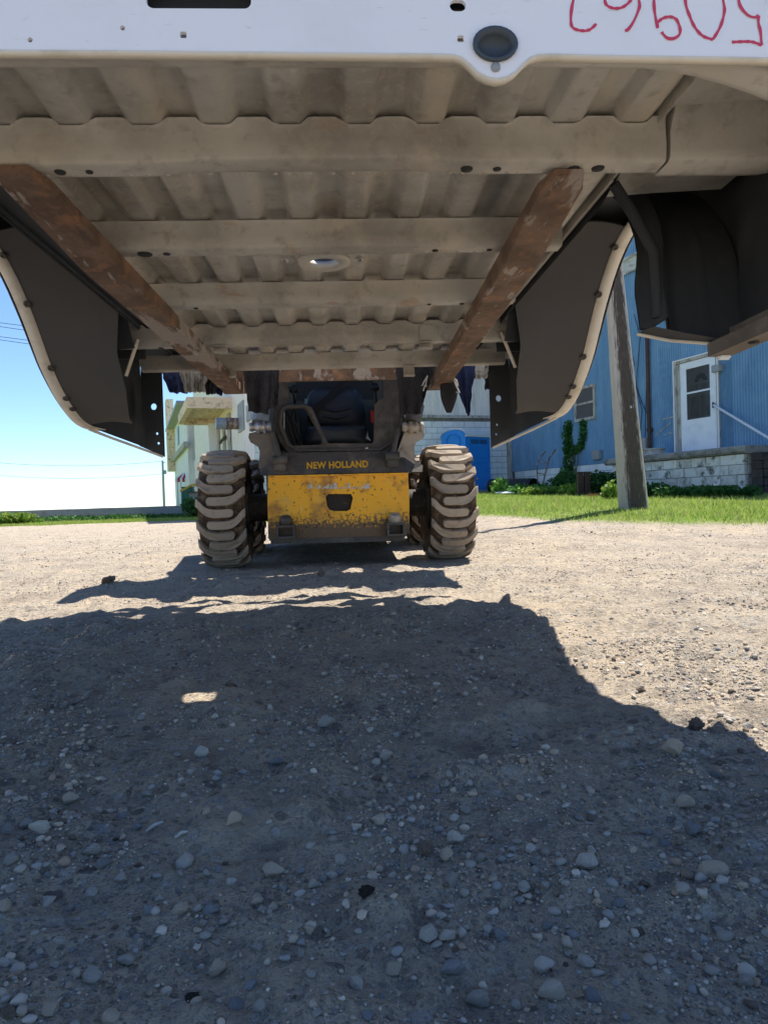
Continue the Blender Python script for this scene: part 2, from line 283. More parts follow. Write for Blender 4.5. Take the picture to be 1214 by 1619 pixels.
# ------------------------------------------------------------------ mesh builder
class MB:
    def __init__(s): s.v = []; s.f = []; s.sm = []
    def add(s, vs, fs, smooth=False):
        o = len(s.v); s.v += [Vector(p) for p in vs]; s.f += [tuple(i+o for i in f) for f in fs]; s.sm += [smooth]*len(fs); return s
    def box(s, a, b, bev=0):
        x0, y0, z0 = (min(a[i], b[i]) for i in range(3)); x1, y1, z1 = (max(a[i], b[i]) for i in range(3))
        if bev <= 0:
            vs = [(x, y, z) for z in (z0, z1) for y in (y0, y1) for x in (x0, x1)]
            return s.add(vs, [(0, 2, 3, 1), (4, 5, 7, 6), (0, 1, 5, 4), (2, 6, 7, 3), (0, 4, 6, 2), (1, 3, 7, 5)])
        bm = bmesh.new(); bmesh.ops.create_cube(bm, size=1)
        for v in bm.verts: v.co = Vector(((x0+x1)/2+v.co.x*(x1-x0), (y0+y1)/2+v.co.y*(y1-y0), (z0+z1)/2+v.co.z*(z1-z0)))
        bmesh.ops.bevel(bm, geom=bm.edges[:], offset=min(bev, .49*min(x1-x0, y1-y0, z1-z0)), segments=2, affect='EDGES')
        return s.bm(bm)
    def bm(s, bm, smooth=False):
        bm.verts.ensure_lookup_table(); bm.verts.index_update()
        s.add([v.co.copy() for v in bm.verts], [tuple(v.index for v in f.verts) for f in bm.faces], smooth); bm.free(); return s
    def bar(s, p, q, w, h, up=(0, 0, 1)):
        p = Vector(p); q = Vector(q); d = (q-p).normalized(); u = Vector(up); sd = d.cross(u)
        if sd.length < 1e-4: sd = d.cross(Vector((1, 0, 0)))
        sd.normalize(); u = sd.cross(d); vs = []
        for c in (p, q):
            for a, b in ((-1, -1), (1, -1), (1, 1), (-1, 1)): vs.append(c+sd*a*w/2+u*b*h/2)
        return s.add(vs, [(0, 1, 2, 3), (7, 6, 5, 4), (0, 4, 5, 1), (1, 5, 6, 2), (2, 6, 7, 3), (3, 7, 4, 0)])
    def tube(s, path, r, n=8, cap=True):
        path = [Vector(p) for p in path]; rs = r if isinstance(r, (list, tuple)) else [r]*len(path); vs = []; ref = None
        for i, p in enumerate(path):
            d = (path[min(i+1, len(path)-1)]-path[max(i-1, 0)]).normalized()
            if ref is None: ref = Vector((0, 0, 1)) if abs(d.z) < .9 else Vector((1, 0, 0))
            a = d.cross(ref).normalized(); b = a.cross(d).normalized(); ref = b
            for k in range(n): t = 2*pi*k/n; vs.append(p+a*rs[i]*cos(t)+b*rs[i]*sin(t))
        fs = [(i*n+k, i*n+(k+1) % n, (i+1)*n+(k+1) % n, (i+1)*n+k) for i in range(len(path)-1) for k in range(n)]
        s.add(vs, fs, True)
        if cap:
            m = len(path)-1
            s.add(vs[:n], [tuple(range(n))]); s.add(vs[m*n:], [tuple(range(n))[::-1]])
        return s
    def lathe(s, prof, c, ax, n=24, smooth=True, closed=False):
        """prof: (along, radius)"""
        ax = Vector(ax).normalized(); c = Vector(c); a = ax.orthogonal().normalized(); b = ax.cross(a); vs = []
        for k in range(n):
            t = 2*pi*k/n; d = a*cos(t)+b*sin(t)
            for (l, r) in prof: vs.append(c+ax*l+d*r)
        m = len(prof); mm = m if closed else m-1
        return s.add(vs, [(k*m+i, k*m+(i+1) % m, ((k+1) % n)*m+(i+1) % m, ((k+1) % n)*m+i) for k in range(n) for i in range(mm)], smooth)
    def sheet(s, rows, smooth=True):
        n = len(rows[0]); return s.add([p for r in rows for p in r], [(i*n+j, i*n+j+1, (i+1)*n+j+1, (i+1)*n+j) for i in range(len(rows)-1) for j in range(n-1)], smooth)
    def plate(s, outer, holes, th, M=None):
        """outline (and holes) in x,z; thickness th towards +y starting at the given frame M"""
        cu = bpy.data.curves.new('tmp', 'CURVE'); cu.dimensions = '2D'; cu.fill_mode = 'BOTH'; cu.extrude = th/2
        for poly in [outer]+list(holes):
            sp = cu.splines.new('POLY'); sp.points.add(len(poly)-1); sp.use_cyclic_u = True
            for i, p in enumerate(poly): sp.points[i].co = (p[0], p[1], 0, 1)
        return s.curve(cu, Matrix.Translation((0, th/2, 0)) @ Matrix.Rotation(pi/2, 4, 'X') if M is None else M @ Matrix.Translation((0, th/2, 0)) @ Matrix.Rotation(pi/2, 4, 'X'))
    def curve(s, cu, M):
        o = bpy.data.objects.new('tmp', cu); me = bpy.data.meshes.new_from_object(o)
        me.transform(M); s.add([v.co.copy() for v in me.vertices], [tuple(p.vertices) for p in me.polygons])
        bpy.data.objects.remove(o); bpy.data.meshes.remove(me); bpy.data.curves.remove(cu); return s
    def xf(s, M): s.v = [M @ v for v in s.v]; return s
    def mesh(s, name, m, off=None):
        me = bpy.data.meshes.new(name)
        o = Vector(off) if off is not None else Vector((0, 0, 0))
        me.from_pydata([tuple(v-o) for v in s.v], [], s.f)
        me.polygons.foreach_set('use_smooth', s.sm); me.materials.append(MATS[m] if isinstance(m, str) else m)
        me.validate(); me.update(); return me
def link(name, data, parent=None):
    o = bpy.data.objects.new(name, data); col.objects.link(o)
    if parent is not None: o.parent = parent
    return o
def tag(o, label=None, cat=None, group=None, kind=None):
    if label: o['label'] = label
    if cat: o['category'] = cat
    if group: o['group'] = group
    if kind: o['kind'] = kind
    return o
class Thing:
    """an Empty at `base` of frame M; parts are given in the coordinates of M"""
    def __init__(s, name, label, cat, M=WORLD, base=(0, 0, 0), group=None, mbase=None):
        s.M = M; s.base = Vector(base); s.root = bpy.data.objects.new(name, None); col.objects.link(s.root)
        s.root.empty_display_size = .1; s.root.matrix_world = M @ Matrix.Translation(s.base); tag(s.root, label, cat, group)
    def part(s, name, mb, m, parent=None, label=None, kind=None):
        o = link(name, mb.mesh(name, m, s.base), parent or s.root)
        if label: o['label'] = label
        if kind: o['kind'] = kind
        return o
    def inst(s, name, me, loc, rot=(0, 0, 0), scale=(1, 1, 1), parent=None):
        o = link(name, me, parent or s.root); o.location = Vector(loc)-s.base; o.rotation_euler = rot; o.scale = scale; return o
def single(name, mb, m, label, cat, M=WORLD, base=None, group=None, kind=None):
    if base is None:
        zs = [v.z for v in mb.v]; base = (sum(v.x for v in mb.v)/len(mb.v), sum(v.y for v in mb.v)/len(mb.v), min(zs))
    o = link(name, mb.mesh(name, m, base)); o.matrix_world = M @ Matrix.Translation(base); return tag(o, label, cat, group, kind)
def bulk(name, V, F, m, cols=None, nv=3):
    me = bpy.data.meshes.new(name); nf = len(F)
    me.vertices.add(len(V)); me.vertices.foreach_set('co', np.ascontiguousarray(V, dtype=np.float32).ravel())
    me.loops.add(nf*nv); me.loops.foreach_set('vertex_index', np.ascontiguousarray(F, dtype=np.int32).ravel())
    me.polygons.add(nf); me.polygons.foreach_set('loop_start', np.arange(0, nf*nv, nv, dtype=np.int32))
    if cols is not None:
        a = me.attributes.new('col', 'FLOAT_COLOR', 'POINT'); cc = np.ones((len(V), 4), np.float32); cc[:, :3] = cols; a.data.foreach_set('color', cc.ravel())
    me.materials.append(MATS[m]); me.update(calc_edges=True); return me

# ------------------------------------------------------------------ ground
def build_ground():
    ys = np.concatenate([np.linspace(-60, -1, 14), np.linspace(-.8, .4, 16), .42*1.0075**np.arange(0, 330), 4.98*1.03**np.arange(1, 80), 51*1.16**np.arange(1, 33)])
    xp = np.concatenate([np.arange(0, 1.7, .0125), 1.7+.0125*np.cumsum(1.025**np.arange(1, 120)), 12.5*1.17**np.arange(1, 38)])
    xs = np.concatenate([-xp[:0:-1], xp]); X, Y = np.meshgrid(xs, ys); Z = gz(X, Y)
    Z = np.where(Y > 60, Z*np.clip((300-Y)/240, 0, 1), Z)
    V = np.stack([X, Y, Z], -1).reshape(-1, 3); nx = len(xs); ny = len(ys)
    i = np.arange(ny-1)[:, None]*nx+np.arange(nx-1)[None, :]; i = i.ravel()
    F = np.stack([i, i+1, i+nx+1, i+nx], -1)
    me = bulk('ground', V, F, 'ground', nv=4); me.polygons.foreach_set('use_smooth', np.ones(len(F), bool))
    a = me.attributes.new('lawn', 'FLOAT', 'POINT'); a.data.foreach_set('value', lawn(V[:, 0], V[:, 1]).astype(np.float32))
    o = link('ground', me); o['kind'] = 'structure'; o['label'] = 'packed dirt and gravel lot running into patchy lawn'
build_ground()

# ------------------------------------------------------------------ blue corrugated building
BX, BY1 = 12.27, 21.77          # wall plane and far corner in the HOUSE frame
T = Thing('corrugated_building', 'blue corrugated metal building with a white storm door and block foundation', 'building', HOUSE, (16, 14, .3))
def corr_sheet(width, z0, z1, pitch, amp):
    n = int(round(width/pitch)); prof = []
    for i in range(n):
        for t, a in ((0, 0), (.18, 0), (.34, 1), (.66, 1), (.82, 0)): prof.append(((i+t)*pitch, a*amp))
    prof.append((n*pitch, 0)); m = MB()
    return m.sheet([[(-a, y, z0) for y, a in prof], [(-a, y, z1) for y, a in prof]], False)
W_ = .76
def doorspan(px, py): return hit(HOUSE, px, py, 0, BX)
dA = doorspan(1074, 710); dB = doorspan(1137, 706)
DY0, DY1 = dB.y, dA.y             # near and far jamb
DZ0, DZ1 = 1.36, doorspan(1104, 568).z
core = MB(); core.box((BX+.03, 4.0, .1), (22, BY1, 6.15)).box((BX+.06, 4.0, 6.15), (22, BY1, 9.4))
T.part('wall', core, 'blue_siding')
ztop = 6.15
shl = corr_sheet(W_, 0, 4.85, .076, .022).mesh('siding_sheet', 'blue_siding'); shu = corr_sheet(W_, 0, 2.9, .076, .022).mesh('siding_sheet', 'pale_blue_siding')
y = 6.0; k = 0
while y < BY1-.05:
    wob = .004 if k % 2 else 0
    o = T.inst('siding_sheet', shl, (BX-wob, y, 1.27), (0, 0, 0), (1, min(1, (BY1-y)/W_), 1))
    if y+W_ > DY0-.02 and y < DY1+.02:     # above the door only
        o.location.z = DZ1+.1-T.base.z; o.scale.z = (ztop-DZ1-.1)/4.85
        for a, b in ((y, DY0-.06), (DY1+.06, y+W_)):
            if b-a > .03: q = T.inst('siding_sheet', shl, (BX-wob-.001, a, 1.27), (0, 0, 0), (1, (b-a)/W_, (DZ1+.1-1.27)/4.85))
    T.inst('siding_sheet', shu, (BX-wob, y, 6.5), (0, 0, 0), (1, min(1, (BY1-y)/W_), 1)); y += W_-.012; k += 1
b1 = MB().box((BX-.05, 6, 6.13), (BX+.05, BY1, 6.50)).box((BX-.08, 6, 6.46), (BX-.05, BY1, 6.53)).box((BX-.07, 6, 6.10), (BX-.05, BY1, 6.15)); T.part('belt_trim', b1, 'belt_trim')
T.part('corner_trim', MB().box((BX-.06, BY1-.28, .95), (BX-.035, BY1-.02, 3.2)), 'trim_weathered')
T.part('roof', MB().box((BX-.3, 3.8, 9.4), (22.2, BY1+.2, 9.55)), 'galv_grey')
def blocks(T, name, mb_joint_mat, origin, du, dv, ncol, nrow, depth, m, rnd, holes=(), bw=.4, bh=.2, joint=.012, axis='y', limit=280, skip=None):
    """a block wall: one object per block; origin = low corner; axis = direction along the wall"""
    me = MB().box((0, 0, 0), (bw-joint, depth, bh-joint), .006).mesh(name, m) if axis == 'x' else MB().box((0, 0, 0), (depth, bw-joint, bh-joint), .006).mesh(name, m)
    half = MB().box((0, 0, 0), ((bw-joint)/2-.003, depth, bh-joint), .006).mesh(name, m) if axis == 'x' else MB().box((0, 0, 0), (depth, (bw-joint)/2-.003, bh-joint), .006).mesh(name, m)
    cnt = 0
    for r in range(nrow):
        off = 0 if r % 2 == 0 else bw/2; c = 0.0; end = ncol*bw
        u = 0.0
        while u < end-.01:
            if r % 2 == 1 and u == 0: mm, wid = half, bw/2
            elif end-u < bw-.01: mm, wid = half, bw/2
            else: mm, wid = me, bw
            pos = Vector(origin)+Vector((u if axis == 'x' else 0, u if axis == 'y' else 0, r*bh))
            j = random.uniform(-rnd, rnd)
            pos += Vector((0, j, 0)) if axis == 'x' else Vector((j, 0, 0))
            if not (skip and skip(u, r)): T.inst(name, mm, pos); cnt += 1
            u += wid
    return cnt
T.part('foundation_wall', MB().box((BX+.012, 5.0, .1), (BX+.2, BY1, 1.27)), 'block_joint')
blocks(T, 'block', None, (BX-.012, 9.0, .47), 0, 0, 31, 4, .06, 'white_block', .002)
# door
dr = T.part('door_frame', MB().box((BX-.07, DY0-.07, DZ0-.04), (BX+.02, DY0, DZ1+.07)).box((BX-.07, DY1, DZ0-.04), (BX+.02, DY1+.07, DZ1+.07)).box((BX-.075, DY0-.07, DZ1), (BX+.02, DY1+.07, DZ1+.075)).box((BX-.03, DY1-.11, DZ0), (BX+.02, DY1-.002, DZ1)), 'trim_weathered')
T.part('trim_edge', MB().box((BX-.09, DY0-.085, DZ0-.04), (BX-.072, DY0-.05, DZ1+.09)).box((BX-.09, DY1+.05, DZ0-.04), (BX-.072, DY1+.085, DZ1+.09)).box((BX-.09, DY0-.05, DZ1+.06), (BX-.072, DY1+.05, DZ1+.09)), 'trim_white')
a, b = DY0+.01, DY1-.12; w0 = b-a
dl = MB()
gy0, gy1, gz0, gz1 = a+.17*w0, b-.17*w0, DZ0+.72, DZ1-.17; gm = (gz0+gz1)/2+.03
dl.box((BX-.045, a, DZ0), (BX-.01, gy0, DZ1-.01)).box((BX-.045, gy1, DZ0), (BX-.01, b, DZ1-.01)).box((BX-.045, gy0, DZ0), (BX-.01, gy1, gz0)).box((BX-.045, gy0, gz1), (BX-.01, gy1, DZ1-.01)).box((BX-.05, gy0, gm-.02), (BX-.01, gy1, gm+.02))
dl.box((BX-.052, gy0-.02, gz0-.02), (BX-.045, gy1+.02, gz0+.005)).box((BX-.052, gy0-.02, gz1-.005), (BX-.045, gy1+.02, gz1+.02))
storm = T.part('storm_door', dl, 'door_white')
T.part('inner_door', MB().box((BX+.004, a, DZ0), (BX+.028, b, DZ1-.01)), 'inner_door')
fan = MB(); cy_, cz_ = (gy0+gy1)/2-.05, gz1-.34
for i in range(5):
    t0, t1 = pi*(i+.08)/5, pi*(i+.92)/5
    fan.add([(BX+.001, cy_+r*cos(t), cz_+r*sin(t)) for r, t in ((.07, t0), (.19, t0), (.19, (t0+t1)/2), (.19, t1), (.07, t1))], [(0, 1, 2, 3, 4)])
T.part('fan_light', fan, 'window_glass')
T.part('door_panel', MB().box((BX-.001, gy0+.06, gz0+.05), (BX+.003, (gy0+gy1)/2-.03, gm-.1)).box((BX-.001, (gy0+gy1)/2+.03, gz0+.05), (BX+.003, gy1-.06, gm-.1)).box((BX-.001, gy0+.06, gm+.06), (BX+.003, (gy0+gy1)/2-.03, cz_-.05)).box((BX-.001, (gy0+gy1)/2+.03, gm+.06), (BX+.003, gy1-.06, cz_-.05)), 'trim_weathered')
def glass_tinted():
    m = bpy.data.materials.new('storm_glass'); m.use_nodes = True; t = m.node_tree; b_ = t.nodes['Principled BSDF']
    b_.inputs['Base Color'].default_value = (.05, .055, .06, 1); b_.inputs['Roughness'].default_value = .05
    tr = N(t, 'ShaderNodeBsdfTransparent'); tr.inputs[0].default_value = (.75, .75, .75, 1)
    mx = N(t, 'ShaderNodeMixShader'); mx.inputs[0].default_value = .3
    t.links.new(tr.outputs[0], mx.inputs[1]); t.links.new(b_.outputs[0], mx.inputs[2]); t.links.new(mx.outputs[0], t.nodes['Material Output'].inputs[0]); MATS['storm_glass'] = m
glass_tinted()
for z0, z1 in ((gz0, gm-.02), (gm+.02, gz1)): T.part('pane', MB().box((BX-.03, gy0, z0), (BX-.026, gy1, z1)), 'storm_glass', storm)
T.part('handle', MB().box((BX-.10, a+.04, DZ0+.98), (BX-.05, a+.07, DZ0+1.0)).box((BX-.105, a+.04, DZ0+.9), (BX-.09, a+.07, DZ0+1.03)), 'black_plastic', storm)
# window with two panes
p0 = doorspan(911, 668); p1 = doorspan(942, 606); wy0, wy1, wz0, wz1 = p1.y, p0.y, p0.z, p1.z
wf = MB()
for q in ((wy0, wy0+.08, wz0, wz1), (wy1-.08, wy1, wz0, wz1), (wy0+.08, wy1-.08, wz0, wz0+.08), (wy0+.08, wy1-.08, wz1-.08, wz1), (wy0+.08, wy1-.08, (wz0+wz1)/2-.03, (wz0+wz1)/2+.03)):
    wf.box((BX-.07, q[0], q[2]), (BX+.02, q[1], q[3]))
win = T.part('window', wf, 'trim_weathered')
for z0, z1 in ((wz0+.08, (wz0+wz1)/2-.03), ((wz0+wz1)/2+.03, wz1-.08)): T.part('pane', MB().box((BX-.045, wy0+.08, z0), (BX-.04, wy1-.08, z1)), 'screen_dark', win)
# pipe, wires and boxes on the wall
pb = doorspan(1031, 700); pt = doorspan(1025, 530)
T.part('conduit_pipe', MB().tube([(BX-.09, pb.y, 1.3), (BX-.09, pb.y, 6.2)], .045, 8).box((BX-.12, pb.y-.07, 1.95), (BX-.02, pb.y+.07, 2.03)).tube([(BX-.13, pb.y, 1.3), (BX-.14, pb.y-.08, 1.7), (BX-.1, pb.y-.02, 2.0)], .03, 6), 'rust_pipe')
T.part('meter_box', MB().box((BX-.17, pb.y+.05, 1.50), (BX-.02, pb.y+.25, 1.80), .015), 'galv_grey')
wr = MB()
for i in range(3):
    yy = pb.y+.25+.14*i; pts = [(BX-.06, yy+.12*i*sin(t*2.1+i)+t*.05*(i-1), 1.25+(5.0-1.25)*t/6.0) for t in range(7)]; wr.tube(pts, .009, 5)
wr.tube([(BX-.05, pb.y+.5+.0*t-.1*t, 3.2-.28*t+.02*t*t) for t in range(6)], .009, 5); T.part('cable', wr, 'wire_black')
sc1 = MB()
for (x0, y0, x1, y1) in ((1049, 663, 1066, 659), (1050, 688, 1064, 684), (1036, 690, 1062, 668), (1074, 640, 1068, 648)):
    A_ = doorspan(x0, y0); B_ = doorspan(x1, y1); sc1.bar((BX-.03, A_.y, A_.z), (BX-.03, B_.y, B_.z), .01, .025)
T.part('scrap_trim', sc1, 'trim_weathered')
def wallbox(name, px0, py0, px1, py1, m, d=.14):
    A_ = doorspan(px0, py1); B_ = doorspan(px1, py0); return T.part(name, MB().box((BX-d, A_.y, A_.z), (BX-.025, B_.y, B_.z), .015), m)
wallbox('junction_box', 1131, 575, 1145, 590, 'galv_grey'); wallbox('junction_box', 897, 713, 909, 731, 'galv_grey'); wallbox('junction_box', 941, 711, 953, 727, 'galv_grey')
cb = doorspan(903, 731); T.part('conduit_pipe', MB().tube([(BX-.08, cb.y, .7), (BX-.08, cb.y, cb.z)], .05, 8), 'galv_grey')
# handrail by the door
hr0 = doorspan(1133, 641); hr1 = hit(HOUSE, 1230, 702, 0, BX-.35)
T.part('handrail', MB().tube([(BX-.02, hr0.y, hr0.z), (BX-.12, hr0.y-.03, hr0.z), tuple(hr1)], .028, 8), 'trim_white')

# ------------------------------------------------------------------ porch
PX = 11.0
pr = hit(HOUSE, 1176, 706, 0, PX); pl = hit(HOUSE, 966, 730, 0, PX); PY0, PY1 = pr.y, pl.y; PZ = 1.27
P = Thing('block_porch', 'painted concrete block porch with a rough grey slab below the white door', 'porch', HOUSE, ((PX+BX)/2, (PY0+PY1)/2, .3))
sl_ = MB(); rows = []; nn = 40
for i in range(nn+1):
    yy = PY0-.1+(PY1-PY0+.25)*i/nn; e = .03*mnoise.noise(Vector((yy*3, 1, 0)))+.02*mnoise.noise(Vector((yy*11, 5, 0))); e2 = .02*mnoise.noise(Vector((yy*4, 9, 0)))
    rows.append([(BX-.03, yy, PZ-.15), (PX-.06+e*.5, yy, PZ-.15+e2), (PX-.10+e, yy, PZ-.11+e2), (PX-.10+e, yy, PZ-.04), (PX-.07+e, yy, PZ+e2*.5), (BX-.03, yy, PZ)])
sl_.sheet(rows, False); n6 = len(rows)
sl_.add(rows[0], [(0, 1, 2, 3, 4, 5)]); sl_.add(rows[-1], [(5, 4, 3, 2, 1, 0)])
P.part('slab', sl_, 'concrete')
ncl = max(4, int(round((PY1-PY0)/.4))); bwl = (PY1-PY0)/ncl
P.part('core', MB().box((PX+.03, PY0+.03, .15), (BX-.03, PY1-.03, PZ-.16)), 'block_joint')
blocks(P, 'block', None, (PX, PY0, .32), 0, 0, ncl, 4, .1, 'old_block', .018, bw=bwl)
blocks(P, 'block', None, (PX+.1, PY0, .32), 0, 0, 3, 4, .1, 'old_block', .004, axis='x', bw=.38)
blocks(P, 'block', None, (PX+.1, PY1-.1, .32), 0, 0, 3, 4, .1, 'old_block', .004, axis='x', bw=.38)
S = Thing('timber_steps', 'dark timber steps against the near end of the block porch', 'steps', HOUSE, (PX+.6, PY0-.7, .3))
for i in range(5):
    z1 = 1.12-.16*i; yb = PY0-.12-.28*i
    me = MB().box((PX-.08+.1, yb-.27, z1-.155), (BX-.05, yb, z1), .012); S.part('tread', me, 'wood_dark')
    for j in range(4-i): S.part('riser_timber', MB().box((PX+.03, yb-.265, z1-.16*(j+1)-.152), (BX-.06, yb-.002, z1-.16*(j+1)-.003), .01), 'wood_dark')
pan = hit(HOUSE, 1031, 716, 0, PX+.35)
rimp = [(0, .12), (0, .29), (.02, .30), (.035, .26), (.09, .245), (.115, .27), (.14, .30), (.155, .295), (.14, .25), (.05, .22), (.04, .12)]
single('wheel_rim', MB().lathe(rimp, (PX+.35, pan.y, PZ+.008), (0, 0, 1), 28, closed=True).xf(Matrix.Identity(4)), 'trim_weathered', 'old whitish steel wheel rim lying flat on the far end of the porch slab', 'wheel rim', HOUSE)

# ------------------------------------------------------------------ white block building
LX = 3.49
Q = Thing('block_building', 'white painted block building with pale corrugated upper wall behind the loader', 'building', HOUSE, (8, 30, .4))
zsp = hit(HOUSE, 720, 657, 1, BY1).z
Q.part('wall', MB().box((LX+.03, BY1+.03, 0), (BX-.01, 44, zsp+.02)).box((LX+.05, BY1+.06, zsp+.02), (BX-.01, 44, 8.0)), 'block_joint')
def blockmesh():
    m = MB(); r = 0
    for r in range(int((zsp-.42)/.2)):
        u = LX-(.2 if r % 2 else 0)
        while u < 8.6:
            m.box((max(u, LX), BY1, .42+r*.2), (min(u+.388, 8.6), BY1+.04, .42+r*.2+.188)); u += .4
    return m
Q.part('block_work', blockmesh(), 'white_block', kind='stuff')
blocks(Q, 'block', None, (8.6, BY1, .42), 0, 0, 9, int((zsp-.42)/.2), .04, 'white_block', .003, axis='x')
Q.part('sill_trim', MB().box((LX-.05, BY1-.06, zsp-.09), (BX-.03, BY1+.05, zsp)), 'trim_weathered')
shw = corr_sheet(W_, 0, 4.4, .076, .02).xf(Matrix.Rotation(pi/2, 4, 'Z') @ Matrix.Diagonal((1, -1, 1, 1))).mesh('siding_sheet', 'white_siding')
x = LX
while x < BX-.3: T2 = Q.inst('siding_sheet', shw, (x, BY1+.03, zsp)); x += W_-.01
Q.part('roof', MB().box((LX-.3, BY1-.2, 8.0), (BX-.02, 44, 8.15)), 'galv_grey')
dp = hit(HOUSE, 808, 740, 1, BY1-.09)
Q.part('downpipe', MB().tube([(dp.x, BY1-.09, .9), (dp.x, BY1-.09, 7.5)], .065, 10).box((dp.x-.09, BY1-.15, 1.35), (dp.x+.09, BY1-.0, 1.40)), 'galv_grey')
# long side wall that runs away to the left, with its fittings
side = MB().box((LX, BY1+.05, 0), (LX+.02, 60, 3.2)).box((LX, BY1+.05, 3.2), (LX+.02, 44, 7.2))
mat('cream_wall', (.88, .79, .70), [((.66, .62, .54), 2, .5, .7, .6), ((.35, .31, .25), 4, .66, .76, .6)], rough=.85, bump=[(6, .3, .01, (1, 1, 6))])
Q.part('side_wall', side, 'cream_wall')
def onleft(px, py): return hit(HOUSE, px, py, 0, LX)
for (a_, b_, c_, d_) in ((379, 685, 386, 632), (392, 668, 398, 636)):
    A_ = onleft(a_, b_); B_ = onleft(c_, d_); y0, y1 = sorted((A_.y, B_.y)); z0, z1 = sorted((A_.z, B_.z))
    Q.part('window', MB().box((LX-.05, y0, z0), (LX, y1, z1), .01), 'galv_grey')
# canopy
cn = onleft(368, 645); cw = 1.62; CYn = cn.y; czt = onleft(368, 628).z; czb = cn.z
cf = CYn+5.4
cm = MB().box((LX-cw, CYn, czb+.22), (LX-.003, cf, czt))
cm.box((LX-cw, CYn, czb-.02), (LX-.003, CYn+.25, czb+.22)).box((LX-cw, CYn+.25, czb-.02), (LX-cw+.22, cf, czb+.22)).box((LX-cw+.22, cf-.3, czb-.05), (LX-.003, cf, czb+.22))
Q.part('canopy', cm, 'canopy_concrete')
pp = hit(HOUSE, 369, 677, 0, LX-.02)
Q.part('outlet_pipe', MB().tube([(LX-.02, pp.y-1.5, pp.z), (LX-.42, pp.y-1.5, pp.z)], .20, 16).tube([(LX-.43, pp.y-1.5, pp.z), (LX-.47, pp.y-1.5, pp.z)], .215, 16), 'rusty_steel')
Q.part('pipe_sleeve', MB().tube([(LX-.47, pp.y-1.5, pp.z), (LX-.80, pp.y-1.5, pp.z)], .20, 16), 'cylinder_grey')
# weathered entrance boards under the canopy
for i, (pxa, wd) in enumerate(((348, .22), (357, .10), (366, .16))):
    A_ = hit(HOUSE, pxa, 720, 0, LX-.03); Q.part('board', MB().box((LX-.10, A_.y, 1.0), (LX-.03, A_.y+wd*3, czb-.1)), 'trim_weathered')
Q.part('brace', MB().bar((LX-.1, onleft(352, 700).y, onleft(352, 700).z), (LX-.1, onleft(361, 690).y, onleft(361, 690).z), .06, .12), 'wood_dark')
e0 = onleft(330, 700)
Q.part('entry_panel', MB().box((LX-.45, cf-.9, .2), (LX-.004, cf-.7, czb-.06)), 'trim_white')
# far gabled house
Hh = Thing('gabled_house', 'white gabled house with beige corner boards far behind the canopy', 'house', HOUSE, (LX+1, 42, .1))
fy = BY1+23; LX2 = LX-.35
Hh.part('wall', MB().box((LX2, fy, 0), (LX2+7, fy+16, 6.6)), 'white_siding')
g0 = hit(HOUSE, 297, 720, 1, fy+16.1); Hh.part('corner_board', MB().box((LX2-.55, fy+14.2, 3.3), (LX2-.01, fy+16.3, 9.0)), 'canopy_concrete')
Hh.part('eave_board', MB().box((LX2-.25, fy-.3, 4.0), (LX2-.01, fy+14.1, 4.35)), 'trim_weathered')
Hh.part('window', MB().box((LX2-.06, fy+8, 4.9), (LX2-.005, fy+9.6, 6.2), .02), 'blue_siding')
Hh.part('roof', MB().box((LX2-.6, fy-.4, 6.6), (LX2+7.4, fy+16.5, 6.8)), 'galv_grey')
# awning, bin and flatbed by the gabled house
def ax_(px, py, Y): o, d = ray(px, py); return o+d*(Y/d.y)
A0 = ax_(277, 757, 46); A1 = ax_(311, 740, 46)
AW = Thing('striped_awning', 'red and white striped awning on thin posts left of the loader tire', 'awning', WORLD, (A0.x+.8, 46.4, .2))
for i in range(9):
    xx = A0.x+(A1.x-A0.x)*i/9; x2 = A0.x+(A1.x-A0.x)*(i+1)/9-.004; zt = A0.z+(A1.z+.1-A0.z)*min(1, (i+.6)/6.0)**.7; zt2 = A0.z+(A1.z+.1-A0.z)*min(1, (i+1.6)/6.0)**.7
    s_ = MB().add([(xx, 46, A0.z-.22), (x2, 46, A0.z-.22), (x2, 46, A0.z), (xx, 46, A0.z), (x2, 46.9, zt2), (xx, 46.9, zt), (x2, 46.93, zt2-.03), (xx, 46.93, zt-.03), (xx, 46.03, A0.z-.22), (x2, 46.03, A0.z-.22)],
        [(0, 1, 2, 3), (3, 2, 4, 5), (5, 4, 6, 7), (0, 8, 9, 1), (8, 7, 6, 9), (0, 3, 5, 7, 8), (1, 9, 6, 4, 2)])
    AW.part('stripe', s_, 'awning_red' if i % 2 else 'awning_white')
AW.part('drop_flap', MB().box((A1.x-.25, 46.2, A0.z-.95), (A1.x+.1, 46.3, A0.z+.2)), 'awning_red')
for xx in (A0.x+.12, A0.x+.35): AW.part('post', MB().tube([(xx, 46.1, .2), (xx, 46.1, A0.z-.1)], .025, 6), 'galv_grey')
B0 = ax_(288, 798, 40); B1 = ax_(303, 771, 40)
BN = Thing('green_bin', 'dark green wheeled bin behind the yellow trailer', 'bin', WORLD, ((B0.x+B1.x)/2, 40.3, .2))
BN.part('body', MB().box((B0.x, 40, .35), (B1.x, 40.6, B1.z), .04), 'green_plastic'); BN.part('lid', MB().box((B0.x-.03, 39.96, B1.z), (B1.x+.03, 40.64, B1.z+.06), .02), 'green_plastic')
for xx in (B0.x+.06, B1.x-.06): BN.part('wheel', MB().tube([(xx-.03, 40.5, .32), (xx+.03, 40.5, .32)], .12, 10), 'black_plastic')
Y0 = ax_(286, 780, 34); Y1 = ax_(322, 770, 34)
TR = Thing('utility_trailer', 'small trailer with a yellow angled top rail beside the white building', 'trailer', WORLD, (Y1.x-.3, 34.5, .1))
